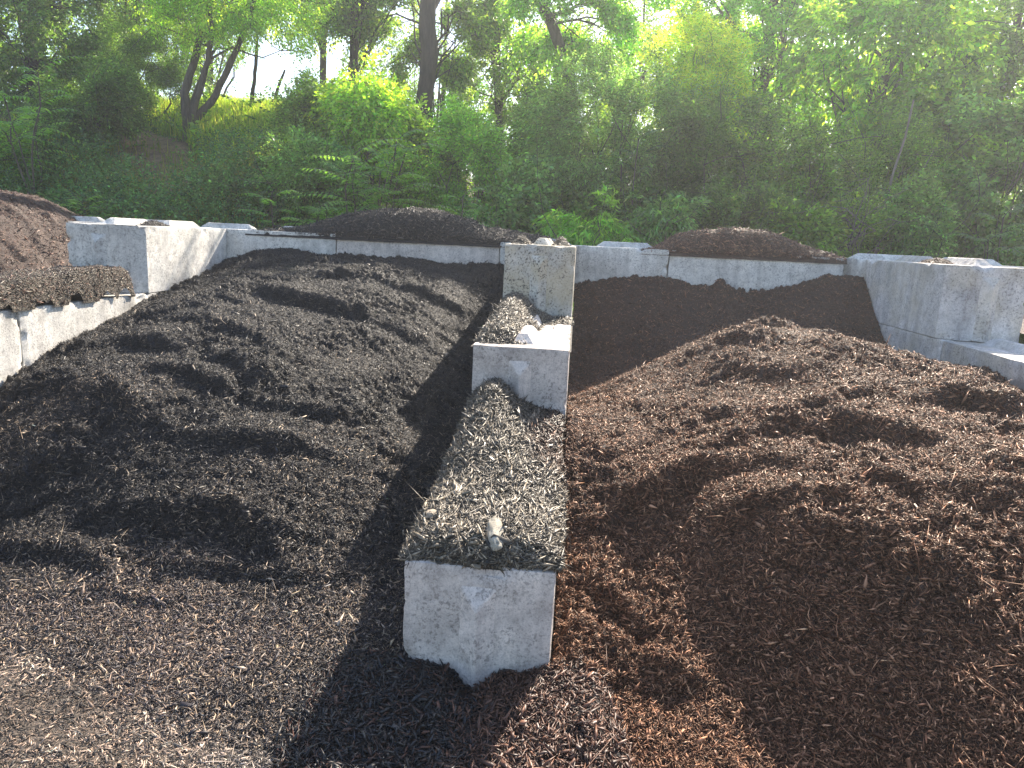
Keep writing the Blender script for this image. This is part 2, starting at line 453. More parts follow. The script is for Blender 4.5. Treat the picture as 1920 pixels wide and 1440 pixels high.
def slabs(pos, dirv, up, L, Wd, T, col):
    """flat split chips with blunt ends: 8 corners, 12 triangles"""
    n = len(pos)
    side = np.cross(dirv, up); side /= np.linalg.norm(side, axis=1, keepdims=True) + 1e-9
    up2 = np.cross(side, dirv)
    L = L[:, None] * .5; Wd = Wd[:, None] * .5; T = T[:, None] * .5
    k = rng.uniform(.35, 1, (n, 4))
    v = []
    for i, (a, b) in enumerate(((-1, -1), (1, -1), (1, 1), (-1, 1))):
        base = pos + dirv * L * a * (.8 + .3 * k[:, [i]]) + side * Wd * b * k[:, [(i + 1) % 4]]
        v += [base - up2 * T, base + up2 * T]
    v = np.stack(v, 1).reshape(-1, 3)
    q = [(0, 2, 4, 6), (1, 7, 5, 3), (0, 1, 3, 2), (2, 3, 5, 4), (4, 5, 7, 6), (6, 7, 1, 0)]
    f = np.array([t for a, b, c, d in q for t in ((a, b, c), (a, c, d))])
    faces = (np.arange(n)[:, None, None] * 8 + f[None]).reshape(-1, 3)
    return v, faces, np.repeat(col, 8, 0)

class Heap:
    """a heightfield of loose material; evaluated once on a grid and reused to lay the fibres on it"""
    def __init__(self, x0, x1, y0, y1, step, fn):
        self.x = np.linspace(x0, x1, max(3, int((x1 - x0) / step) + 1))
        self.y = np.linspace(y0, y1, max(3, int((y1 - y0) / step) + 1))
        X, Y = np.meshgrid(self.x, self.y)
        self.X, self.Y = X, Y
        self.Z = fn(X, Y)
        gy, gx = np.gradient(self.Z, self.y, self.x)
        self.gx, self.gy = gx, gy
    def sample(self, fld, x, y):
        fx = np.clip((x - self.x[0]) / (self.x[1] - self.x[0]), 0, len(self.x) - 1.001)
        fy = np.clip((y - self.y[0]) / (self.y[1] - self.y[0]), 0, len(self.y) - 1.001)
        i = fx.astype(int); j = fy.astype(int); u = fx - i; v = fy - j
        return (fld[j, i] * (1 - u) + fld[j, i + 1] * u) * (1 - v) + (fld[j + 1, i] * (1 - u) + fld[j + 1, i + 1] * u) * v
    def build(self, name, mat, parent=None):
        co = np.stack([self.X, self.Y, self.Z], -1).reshape(-1, 3)
        me = raw_mesh(name, co, grid_faces(len(self.x), len(self.y)), 4, mat, smooth_faces=True)
        return link(name, me, parent)
    def fibres(self, name, n, palette, Lr, mat, parent=None, dens=None, zmin=None, chips=.05, lift=.004, colfn=None, tilt=.45, big=0.0):
        x0, x1, y0, y1 = self.x[0], self.x[-1], self.y[0], self.y[-1]
        m = n * 7
        x = rng.uniform(x0, x1, m); y = rng.uniform(y0, y1, m)
        d2 = (x - .3) ** 2 + y ** 2
        p = np.clip(9.0 / d2, .17, 1.0) if dens is None else dens(x, y)
        z = self.sample(self.Z, x, y)
        if zmin is not None: p = np.where(z > zmin, p, 0)
        p = p * np.minimum(3.5, np.sqrt(1 + self.sample(self.gx, x, y) ** 2 + self.sample(self.gy, x, y) ** 2))
        keep = rng.uniform(0, p.max(), m) < p
        x, y, z = x[keep][:n], y[keep][:n], z[keep][:n]
        n = len(x)
        gx, gy = self.sample(self.gx, x, y), self.sample(self.gy, x, y)
        gl = np.sqrt(gx ** 2 + gy ** 2); s = np.minimum(1, 1.6 / (gl + 1e-6))
        nrm = np.stack([-gx * s, -gy * s, np.ones(n)], -1); nrm /= np.linalg.norm(nrm, axis=1, keepdims=True)
        a = rng.uniform(0, 2 * np.pi, n)
        t = np.stack([np.cos(a), np.sin(a), np.zeros(n)], -1)
        t -= nrm * (t * nrm).sum(1, keepdims=True); t /= np.linalg.norm(t, axis=1, keepdims=True)
        el = rng.normal(0, tilt, n)
        d = t * np.cos(el)[:, None] + nrm * np.sin(el)[:, None]
        up = nrm + rng.normal(0, .45, (n, 3))
        L = rng.uniform(Lr[0], Lr[1], n) * rng.lognormal(0, .35, n)
        stick = rng.uniform(0, 1, n) < .010
        L = np.where(stick, L * rng.uniform(2.0, 4.5, n), L)
        pos = np.stack([x, y, z], -1) + nrm * (lift + L * .12 * np.abs(np.sin(el)))[:, None]
        pal = np.array(palette, float)
        c = pal[rng.integers(0, len(pal), n)] * rng.lognormal(0, .38, (n, 1))
        if colfn is not None: c = colfn(x, y, z, c)
        c = np.clip(c, 0.002, .85)
        isb = (rng.uniform(0, 1, n) < chips) & ~stick
        W1 = np.where(stick, .0035, L * rng.uniform(.08, .2, n)); T1 = W1 * rng.uniform(.3, .8, n)
        v1, f1, c1 = spindles(pos[~isb], d[~isb], up[~isb], L[~isb], W1[~isb], T1[~isb], c[~isb])
        L2 = L[isb] * rng.uniform(.6, 1.0, isb.sum()); W2 = L2 * rng.uniform(.16, .34, isb.sum()); T2 = W2 * .18
        v2, f2, c2 = slabs(pos[isb], d[isb], up[isb], L2, W2, T2, c[isb])
        v = np.vstack([v1, v2]); f = np.vstack([f1, f2 + len(v1)]); cc = np.vstack([c1, c2])
        me = raw_mesh(name, v, f, 3, mat, cc)
        o = link(name, me, parent)
        return o

Q = 1.0   # density factor
BLACK = [(.006, .006, .009), (.007, .007, .010), (.008, .008, .011), (.010, .010, .012), (.013, .012, .014), (.022, .019, .018), (.05, .041, .034), (.17, .135, .10)]
BROWN = [(.036, .015, .009), (.060, .025, .015), (.100, .044, .026), (.155, .071, .041), (.22, .108, .062), (.32, .17, .10)]
OLD = [(.06, .05, .038), (.10, .083, .062), (.17, .14, .10), (.25, .205, .15), (.04, .035, .03)]
LITTER = [(.045, .040, .036), (.07, .061, .053), (.12, .10, .083), (.20, .155, .122), (.30, .215, .162), (.42, .30, .225), (.52, .39, .30), (.15, .13, .112)]

def vnoise3(x, y, z, s, seed):
    return (perlin(x * s + z * s * .73, y * s - z * s * .41, seed) + perlin(y * s + z * s * .9, z * s * 1.1 - x * s * .5, seed + 5)) * .7

# ------------------------------------------------------------------ ground, terrain
def terrain_z(x, y):
    yy = y + .35 * perlin(x * .5, y * .5, 60) * 2
    hill = np.interp(yy, [8.7, 9.2, 10, 11, 12, 14, 16, 17.5, 30], [0, .9, 1.7, 2.25, 2.7, 3.42, 4.1, 4.35, 4.4])
    fall = smooth(-.8, -5.0, x) * .80 + .20 * smooth(3.5, -1.5, x)
    z = hill * fall + smooth(14, 60, y) * .5
    z = z * smooth(60, 30, y) + .12 * fbm(x * .6, y * .6, 3, 61) * smooth(9, 12, y)
    z = z + .015 * fbm(x * 2.5, y * 2.5, 3, 62)
    return z

def dirt_patch(x, y):
    # bare earth running down from the foot of the tree on the bank
    ax, ay, bx, by = -8.4, 14.3, -5.9, 11.4
    t = np.clip(((x - ax) * (bx - ax) + (y - ay) * (by - ay)) / ((bx - ax) ** 2 + (by - ay) ** 2), 0, 1)
    d = np.hypot(x - ax - t * (bx - ax), y - ay - t * (by - ay)) + .35 * fbm(x * 1.5, y * 1.5, 3, 155)
    return smooth(.85, .35, d)

def build_ground():
    xs = np.concatenate([-np.geomspace(150, 14, 14), np.arange(-13.5, 13.6, .15), np.geomspace(14, 150, 14)])
    ys = np.concatenate([-np.geomspace(60, 4, 16), np.arange(-3.6, 26, .15), np.geomspace(26.5, 240, 16)])
    X, Y = np.meshgrid(xs, ys)
    Z = terrain_z(X, Y)
    D = dirt_patch(X, Y).reshape(-1, 1)
    m, nt, p = new_mat("earth_and_grass")
    g = N(nt, "ShaderNodeNewGeometry")
    n1 = noise(nt, g.outputs["Position"], .9, 5, .6)
    n2 = noise(nt, g.outputs["Position"], 9, 6, .7)
    c = ramp(nt, n1.outputs[0], [(.42, (.11, .075, .045)), (.56, (.05, .07, .02)), (.7, (.06, .09, .025))]).outputs[0]
    c = mixc(nt, .8, c, ramp(nt, n2.outputs[0], [(.3, (.5, .5, .5)), (.7, (1.4, 1.35, 1.3))]).outputs[0], 'MULTIPLY')
    vc = N(nt, "ShaderNodeVertexColor"); vc.layer_name = "Col"
    c = mixc(nt, vc.outputs[0], c, ramp(nt, n2.outputs[0], [(.3, (.12, .075, .045)), (.55, (.26, .17, .105)), (.75, (.38, .27, .18))]).outputs[0])
    # wood-chip yard in front of the bins, earth and weeds behind them
    sep = N(nt, "ShaderNodeSeparateXYZ"); nt.links.new(g.outputs["Position"], sep.inputs[0])
    mr = N(nt, "ShaderNodeMapRange"); mr.inputs[1].default_value = 8.9; mr.inputs[2].default_value = 9.3
    nt.links.new(sep.outputs[1], mr.inputs[0])
    n3 = noise(nt, g.outputs["Position"], 60, 5, .75)
    yard = ramp(nt, n3.outputs[0], [(.35, (.045, .038, .032)), (.52, (.15, .115, .085)), (.72, (.33, .24, .165))]).outputs[0]
    c = mixc(nt, mr.outputs[0], yard, c)
    nt.links.new(c, p.inputs["Base Color"]); p.inputs["Roughness"].default_value = .95
    b = N(nt, "ShaderNodeBump"); b.inputs["Distance"].default_value = .03; b.inputs["Strength"].default_value = .8
    nt.links.new(n3.outputs[0], b.inputs["Height"]); nt.links.new(b.outputs[0], p.inputs["Normal"])
    me = raw_mesh("ground", np.stack([X, Y, Z], -1).reshape(-1, 3), grid_faces(len(xs), len(ys)), 4, m, np.repeat(D, 3, 1), smooth_faces=True)
    tag(link("ground", me), kind="structure")

build_ground()

# ------------------------------------------------------------------ the mulch
H = .61

def yard_h(x, y):
    return .035 + .03 * smooth(-3.5, -.5, x) + .02 * fbm(x * 1.3, y * 1.3, 3, 70) + .010 * fbm(x * 9, y * 11, 3, 72, .6) + .004 * fbm(x * 40, y * 40, 2, 74)

def build_mulch():
    # trodden chips in the foreground
    hp = Heap(-4.4, 2.6, .6, 3.7, .016, yard_h)
    o = hp.build("chip_covered_ground", mulch_mat('trodden_chips', (.04, .035, .031), (.13, .104, .085), (.28, .21, .16)))
    tag(o, kind="structure")
    def lc(x, y, z, c):
        k = smooth(3.1, 2.35, y + .25 * x * .3 + .3 * fbm(x * 1.4, y * 1.4, 2, 75))[:, None] * smooth(-.45, -1.1, x)[:, None]
        grey = c.mean(1, keepdims=True) * np.array([[.72, .66, .60]])
        m = (.95 + .9 * fbm(x * 1.6, y * 2.6, 3, 78))[:, None]
        return (grey * (1 - k) + c * k) * np.clip(m, .45, 1.6)
    o = hp.fibres("wood_chip_litter", int(230000 * Q), LITTER, (.010, .030), MAT['litter'], zmin=None, chips=.12, colfn=lc, tilt=.3,
                  dens=lambda x, y: np.clip(5 / (x * x + y * y), .1, 1) * (np.abs(x + .6) < 2.6 + .35 * y) * (y > 1.6))
    tag(o, "pale loose wood chips strewn over the trodden foreground", "wood chips", kind="stuff")
    # left bin
    hp = Heap(-3.60, -.312, 2.2, 8.075, .011, left_h)
    o = hp.build("mulch_pile", MAT['black_mulch'])
    tag(o, "big black mulch pile filling the left bin between the concrete walls", "mulch pile", "mulch piles in the block bins")
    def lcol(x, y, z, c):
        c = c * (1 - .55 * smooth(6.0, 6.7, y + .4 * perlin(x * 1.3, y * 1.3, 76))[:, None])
        w = smooth(3.7, 2.9, y)[:, None]
        t = smooth(-.2, .5, fbm(x * .9, y * .9, 2, 77))[:, None] * smooth(6.6, 5.0, y)[:, None]
        c = c * (1 + 1.0 * t * np.array([[1.15, .95, .75]]))
        return c * (1 - w) + w * np.minimum(c * np.array([[2.5, 2.2, 1.95]]), np.array([[.40, .31, .24]]))
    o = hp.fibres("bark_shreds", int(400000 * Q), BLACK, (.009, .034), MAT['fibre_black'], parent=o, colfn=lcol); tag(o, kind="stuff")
    # right bin
    hp = Heap(.312, 3.325, 1.9, 8.075, .011, right_h)
    o = hp.build("mulch_pile", MAT['brown_mulch'])
    tag(o, "big reddish brown mulch pile filling the right bin, lumpy and sunlit", "mulch pile", "mulch piles in the block bins")
    o = hp.fibres("bark_shreds", int(430000 * Q), BROWN, (.009, .034), MAT['fibre_brown'], parent=o); tag(o, kind="stuff")
    # front strip before the middle wall
    def strip(x, y):
        return .17 - .05 * smooth(2.5, 1.7, y) + .05 * smooth(.0, .5, x) * smooth(1.8, 2.5, y) - .07 * np.exp(-((x + .02) / .10) ** 2 - ((y - 2.62) / .2) ** 2) \
            + .03 * fbm(x * 3, y * 3, 3, 80) + .012 * fbm(x * 14, y * 14, 3, 83, .6) - .25 * smooth(-.45, -.95, x) - .25 * smooth(.45, .8, x) - .2 * smooth(1.9, 1.5, y)
    hp = Heap(-.9, .8, 1.5, 2.70, .011, strip)
    o = hp.build("mulch_heap", MAT['black_mulch'])
    tag(o, "low dark mulch spill at the foot of the nearest concrete block", "mulch heap")
    o = hp.fibres("bark_shreds", int(42000 * Q), BLACK[1:-1] + BROWN[:2], (.018, .05), MAT['chips'], parent=o, dens=lambda x, y: np.ones_like(x), chips=.12,
                  colfn=lambda x, y, z, c: np.where(rng.uniform(-.12, .12, (len(x), 1)) < (x - .02)[:, None], np.array(BROWN)[rng.integers(0, 4, len(x))], c)); tag(o, kind="stuff")
    # heaps lying on the blocks
    def on_block(name, label, x0, x1, y0, y1, z0, fn, mat, pal, n, Lr=(.018, .05), cat="mulch heap", colfn=None, back=0):
        def f(x, y):
            z = fn(x, y) + .018 * fbm(x * 7, y * 7, 3, 90) + .007 * fbm(x * 30, y * 30, 2, 93)
            e = np.minimum.reduce([x - x0, x1 - x, y - y0, (y1 - y) * back + 1 - back]) + .030 * perlin(x * 5, y * 5, 94) + .008 * perlin(x * 16, y * 16, 95)
            return z0 - .018 + np.maximum(z + .018, 0) * np.sqrt(np.clip(e / .07, 0, 1))
        hp = Heap(x0, x1, y0, y1, .011, f)
        o = hp.build(name, mat); tag(o, label, cat, "mulch heaps lying on the concrete blocks")
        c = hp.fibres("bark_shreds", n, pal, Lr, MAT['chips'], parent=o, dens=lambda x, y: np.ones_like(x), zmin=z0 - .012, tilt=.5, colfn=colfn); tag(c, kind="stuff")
    def heap1(x, y):
        b = .085 - .02 * np.exp(-((x - .03) / .06) ** 2 - ((y - 2.79) / .13) ** 2) - .03 * smooth(2.85, 2.68, y) * smooth(-.1, .2, x)
        up = smooth(3.2, 4.3, y)
        b = (b + .030 * fbm(x * 2.2, y * 1.6, 2, 99)) * (1 - .75 * np.abs(x / .325) ** 5)
        return b + up * (.12 * np.exp(-((x + .14) / .15) ** 2) + .14) + .05 * np.exp(-((x + .15) / .12) ** 2 - ((y - 4.3) / .25) ** 2)
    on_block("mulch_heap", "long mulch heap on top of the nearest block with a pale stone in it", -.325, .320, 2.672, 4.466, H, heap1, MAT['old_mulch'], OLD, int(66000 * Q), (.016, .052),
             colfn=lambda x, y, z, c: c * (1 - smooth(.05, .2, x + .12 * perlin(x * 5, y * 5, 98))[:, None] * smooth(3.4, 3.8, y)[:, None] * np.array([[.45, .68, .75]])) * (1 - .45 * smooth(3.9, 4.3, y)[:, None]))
    def heap2(x, y):
        return -.02 + .20 * np.exp(-((x + .17) / .15) ** 2) * smooth(4.5, 4.75, y) * (.55 + .45 * smooth(4.7, 5.7, y)) * (1 - .12 * smooth(5.9, 6.2, y)) + .03 * smooth(5.6, 6.1, y) - .02 * smooth(.02, .12, x) * smooth(5.6, 5.0, y)
    on_block("mulch_heap", "rounded mulch heap on the second step of the middle wall", -.315, .31, 4.475, 6.235, 2 * H, heap2, MAT['old_mulch'], OLD, int(34000 * Q), (.014, .040))
    def heap3(x, y):
        return .17 + .05 * fbm(x * 2 + y, y * 1.2, 2, 97) + .05 * smooth(4.6, 5.6, y)
    on_block("mulch_heap", "thick mulch heap on the low block of the left wall", -4.23, -3.595, 3.3, 6.27, 2 * H, heap3, MAT['old_mulch'], OLD[:3] + BROWN[1:3], int(46000 * Q), (.011, .032))
    def crumbs(name, label, cx, cy, rx, ry, z0, h, pal, mat, n):
        on_block(name, label, cx - rx, cx + rx, cy - ry, cy + ry, z0,
                 lambda x, y: -.03 + (h + .03) * np.exp(-((x - cx) / (rx * .62)) ** 2 - ((y - cy) / (ry * .62)) ** 2), mat, pal, n, (.012, .03), "mulch heap", back=1)
    def rock(name, label, loc, r, yaw, col, seed):
        bm = bmesh.new(); bmesh.ops.create_icosphere(bm, subdivisions=4, radius=1)
        for v in bm.verts:
            c = v.co; n = float(vnoise3(np.array(c.x), np.array(c.y), np.array(c.z), 1.6, seed)); n2 = float(vnoise3(np.array(c.x), np.array(c.y), np.array(c.z), 3.3, seed)); n3 = float(vnoise3(np.array(c.x), np.array(c.y), np.array(c.z), 11, seed))
            v.co = Vector((c.x * r[0], c.y * r[1], c.z * r[2])) * (1 + .22 * n + .16 * n2 + .05 * n3)
        me = bpy.data.meshes.new(name); bm.to_mesh(me); bm.free(); me.materials.append(col)
        for p in me.polygons: p.use_smooth = True
        o = link(name, me, None, loc); o.rotation_euler = (.1, -.05, yaw); tag(o, label, "stone", "loose stones on the nearest mulch heap")
    PS = concrete_mat('pale_stone', (.36, .33, .27), dirt=.5); TS = concrete_mat('tan_stone', (.36, .30, .23), dirt=.1)
    rock("stone", "long pale stone at the middle front of the nearest mulch heap", (.045, 2.80, .692), (.036, .125, .035), .12, PS, 311)
    rock("stone", "small round pale stone behind the long pale one", (.07, 3.13, .70), (.024, .026, .02), .3, PS, 317)
    rock("stone", "tiny pale stone near the right edge of the nearest mulch heap", (.20, 3.02, .70), (.014, .02, .014), .3, PS, 319)
    rock("stone", "flat brownish stone at the left edge of the nearest mulch heap", (-.245, 2.93, .70), (.036, .03, .016), .5, TS, 323)
    rr = raw_mesh("plastic_scrap", *[a for a in spindles(np.array([[.115, 3.16, .706]]), np.array([[1.0, .3, .2]]), np.array([[0, -.4, 1.0]]), np.array([.026]), np.array([.02]), np.array([.006]), np.array([[.75, .10, .03]]))[:2]], 3, chip_mat('red_plastic'), np.array([[.75, .10, .03]] * 6))
    tag(link("plastic_scrap", rr), "tiny orange-red scrap on the nearest mulch heap", "scrap")
    crumbs("mulch_heap", "small clod of mulch left of the ridge on the tall middle block", -.17, 6.45, .11, .16, 3 * H, .06, OLD, MAT['old_mulch'], 1300)
    crumbs("mulch_heap", "small grey clod of mulch right of the ridge on the tall middle block", .17, 6.6, .11, .2, 3 * H, .065, OLD, MAT['old_mulch'], 1300)
    crumbs("mulch_heap", "thin dark crumbs of mulch on top of the right bin's tall block", 3.5, 6.9, .14, .42, 3 * H, .035, BROWN[:3], MAT['brown_mulch'], 1600)
    crumbs("mulch_heap", "thin dark crumbs of mulch on top of the left bin's sunlit block", -3.75, 6.9, .10, .35, 3 * H, .04, BLACK, MAT['black_mulch'], 1500)
    # mounds on and behind the back wall
    def mound(name, label, prof, y0, y1, yc, mat, pal, n):
        px = np.array([p[0] for p in prof]); pz = np.array([p[1] for p in prof])
        def f(x, y):
            crest = np.interp(x, px, pz)
            t = np.where(y < yc, 1 - ((yc - y) / (yc - y0)) ** 2.2, np.exp(-((y - yc) / .55) ** 2))
            base = np.where(y < yc, 1.815, .9)
            z = base + (crest - base) * np.clip(t, 0, 1)
            return z + (.03 * fbm(x * 2.6, y * 2.6, 3, 101) + .016 * fbm(x * 9, y * 9, 3, 104) + .006 * fbm(x * 33, y * 33, 2, 107)) * smooth(1.80, 1.86, z) - .05 * smooth(y0 + .03, y0, y)
        hp = Heap(px[0], px[-1], y0, y1, .014, f)
        o = hp.build(name, mat); tag(o, label, "mulch mound", "mulch mounds on the back wall")
        c = hp.fibres("bark_shreds", n, pal, (.02, .05), MAT['chips'], parent=o, dens=lambda x, y: np.exp(-(y - y0) * 1.2), zmin=1.80); tag(c, kind="stuff")
    mound("mulch_mound", "long black mulch mound heaped on the left back wall",
          [(-3.4, 1.80), (-3.05, 1.85), (-2.78, 1.90), (-2.5, 2.0), (-2.29, 2.07), (-1.9, 2.13), (-1.46, 2.15), (-1.15, 2.10), (-.93, 2.07), (-.75, 1.98), (-.52, 1.95), (-.30, 1.93), (-.11, 1.91), (.0, 1.90), (.1, 1.80)],
          8.085, 9.6, 8.45, MAT['black_mulch'], BLACK, int(22000 * Q))
    mound("mulch_mound", "smooth brown mulch mound heaped on the right back wall",
          [(1.0, 1.80), (1.2, 1.86), (1.35, 1.95), (1.53, 2.03), (1.8, 2.07), (2.08, 2.08), (2.35, 2.06), (2.52, 2.02), (2.75, 1.95), (2.98, 1.88), (3.15, 1.82)],
          8.085, 9.5, 8.42, MAT['brown_mulch'], BROWN, int(15000 * Q))
    # next bin to the left
    def far_left(x, y):
        return -.3 + 2.45 * np.exp(-((x + 7.2) / 2.3) ** 4 * .5) * np.exp(-((y - 8.0) / 3.6) ** 2) + relief(x, y, 33, .9) - .0 * x + .12 * smooth(-4.5, -4.25, x)
    hp = Heap(-9.5, -4.235, 3.4, 10.0, .025, lambda x, y: far_left(x, y))
    o = hp.build("mulch_pile", MAT['brown_mulch'])
    tag(o, "tall brown mulch pile in the next bin beyond the left wall", "mulch pile", "mulch piles in the block bins")
    c = hp.fibres("bark_shreds", int(30000 * Q), BROWN[:4], (.02, .05), MAT['chips'], parent=o, dens=lambda x, y: (x > -7.6) * (y < 9) * (x > -1.5 * y + 2) * 1.0); tag(c, kind="stuff")
    # next bin to the right
    hp = Heap(3.945, 6.5, 4.0, 8.6, .03, lambda x, y: 1.28 - .35 * smooth(4.1, 5.2, x) + .3 * smooth(6, 8, y) - .6 * smooth(5.4, 4, y) + relief(x, y, 37, .8))
    o = hp.build("mulch_pile", MAT['brown_mulch'])
    tag(o, "edge of a brown mulch pile beyond the right wall", "mulch pile", "mulch piles in the block bins")

build_mulch()

# ------------------------------------------------------------------ concrete blocks
def block_mesh(L, W, Hh, seed, notch=True, chamfer=(), rough=1.0):
    """one cast block, length along local y, origin at the middle of its base"""
    nu, nw, nl = int(W / .022), int(Hh / .022), int(L / .026)
    def P(u, w, l):                      # arrays 0..1
        x = (u - .5) * W; y = (l - .5) * L
        bot = np.maximum(0, .075 - np.abs(x) * .95) if notch else 0 * x
        z = bot + (Hh - bot) * w
        return x, y, z
    patches = []
    U, Wd = np.meshgrid(np.linspace(0, 1, nu), np.linspace(0, 1, nw))
    patches += [(U, Wd, 0 * U, 0), (U, Wd, 0 * U + 1, 1)]
    Lg, Wg = np.meshgrid(np.linspace(0, 1, nl), np.linspace(0, 1, nw))
    patches += [(0 * Lg, Wg, Lg, 1), (0 * Lg + 1, Wg, Lg, 0)]
    Lh, Uh = np.meshgrid(np.linspace(0, 1, nl), np.linspace(0, 1, nu))
    patches += [(Uh, 0 * Lh, Lh, 0), (Uh, 0 * Lh + 1, Lh, 1)]
    co, fa, n0 = [], [], 0
    for (u, w, l, flip) in patches:
        x, y, z = P(u, w, l)
        co.append(np.stack([x, y, z], -1).reshape(-1, 3))
        f = grid_faces(u.shape[1], u.shape[0])
        if flip: f = f[:, ::-1]
        fa.append(f + n0); n0 += u.size
    c = np.vstack(co); f = np.vstack(fa)
    x, y, z = c.T
    hx, hy = W / 2, L / 2
    for sx, sy, cs in chamfer:           # cut-off upright corners
        d = (hx - sx * x) + (hy - sy * y)
        k = np.clip(cs - d, 0, None) / 2
        x = x - sx * k; y = y - sy * k
    r = .011 + .015 * np.clip(vnoise3(x, y, z, 5, seed), 0, 1) * rough
    qx = np.sign(x) * np.maximum(np.abs(x) - (hx - r), 0); qy = np.sign(y) * np.maximum(np.abs(y) - (hy - r), 0)
    qz = np.where(z > Hh - r, z - (Hh - r), 0)
    ql = np.sqrt(qx ** 2 + qy ** 2 + qz ** 2); k = np.where(ql > r, r / np.maximum(ql, 1e-6), 1)
    ix, iy, iz = x - qx, y - qy, z - qz
    x, y, z = ix + qx * k, iy + qy * k, iz + qz * k
    dx = .004 * vnoise3(x, y, z, 7, seed + 1) + .0025 * vnoise3(x, y, z, 23, seed + 2)
    edge = ((np.abs(np.abs(x) - hx) < .05).astype(float) + (np.abs(np.abs(y) - hy) < .05) + (np.abs(z - Hh) < .05) >= 2)
    chip = np.clip(vnoise3(x, y, z, 9, seed + 3) - .18, 0, .5) * .06 * edge * rough
    x = x - np.sign(x) * (np.abs(x) > hx - .04) * (dx + chip)
    y = y - np.sign(y) * (np.abs(y) > hy - .04) * (dx + chip)
    z = z - (z > Hh - .04) * (dx * .8 + chip)
    return np.stack([x, y, z], -1), f

def weld(me, d=.0006):
    bm = bmesh.new(); bm.from_mesh(me)
    bmesh.ops.remove_doubles(bm, verts=bm.verts, dist=d)
    bmesh.ops.recalc_face_normals(bm, faces=bm.faces)
    bm.to_mesh(me); bm.free()

def solid(name, verts, faces, mat, parent, seg=.02, amp=.004, seed=0):
    """small angular casting, subdivided and roughened"""
    me = bpy.data.meshes.new(name)
    bm = bmesh.new()
    vs = [bm.verts.new(v) for v in verts]
    for f in faces: bm.faces.new([vs[i] for i in f])
    bmesh.ops.recalc_face_normals(bm, faces=bm.faces)
    bmesh.ops.bevel(bm, geom=list(bm.edges), offset=.006, segments=1, affect='EDGES')
    bmesh.ops.triangulate(bm, faces=bm.faces)
    for _ in range(4):
        es = [e for e in bm.edges if e.calc_length() > seg * 1.6]
        if not es: break
        bmesh.ops.subdivide_edges(bm, edges=es, cuts=1)
        bmesh.ops.triangulate(bm, faces=bm.faces)
    for v in bm.verts:
        c = v.co
        n = float(vnoise3(np.array(c.x), np.array(c.y), np.array(c.z), 18, seed))
        v.co += Vector((n, n * .6, -n)) * amp
    bm.to_mesh(me); bm.free()
    me.materials.append(mat)
    return link(name, me, parent)

def block(x, y, tier, label, mat, L=1.824, along='y', seed=1, tongue=True, notch=True, chamfer=(), rot=0.0, group="precast concrete wall blocks", ridges=True):
    """x, y: middle of the block's footprint"""
    W, Hh = .60, .606
    c, f = block_mesh(L, W, Hh, seed, notch, chamfer)
    o = empty("concrete_block", (x, y, tier * H))
    o.rotation_euler.z = rot + (math.pi / 2 if along == 'x' else 0)
    tag(o, label, "concrete block", group)
    me = raw_mesh("block_body", c, f, 4, mat, smooth_faces=True)
    weld(me)
    me.set_sharp_from_angle(angle=R(32))
    link("block_body", me, o)
    if ridges:
        for k, yc in enumerate((-L * .25, L * .25)):       # raised interlocking ridges on the top
            a, h, l, e = .085, .072, L * .185, .10
            z0 = Hh - .012
            vs = [(-a, yc - l, z0), (a, yc - l, z0), (a, yc + l, z0), (-a, yc + l, z0),
                  (-.028, yc - l + e, z0 + h), (.028, yc - l + e, z0 + h), (.028, yc + l - e, z0 + h), (-.028, yc + l - e, z0 + h)]
            solid("ridge", vs, [(3, 2, 1, 0), (4, 5, 6, 7), (0, 1, 5, 4), (1, 2, 6, 5), (2, 3, 7, 6), (3, 0, 4, 7)], mat, o, seed=seed + k)
    if tongue:
        t, d, zt = .076, .058, Hh - .08
        yf = -L / 2 + .004
        vs = [(-t, yf, zt), (t, yf, zt), (0, yf - d, zt - .088), (-t, yf, .0), (t, yf, .0), (0, yf - d, .0)]
        solid("tongue", vs, [(0, 1, 2), (3, 5, 4), (0, 2, 5, 3), (1, 4, 5, 2), (0, 3, 4, 1)], mat, o, seed=seed + 7)
    return o

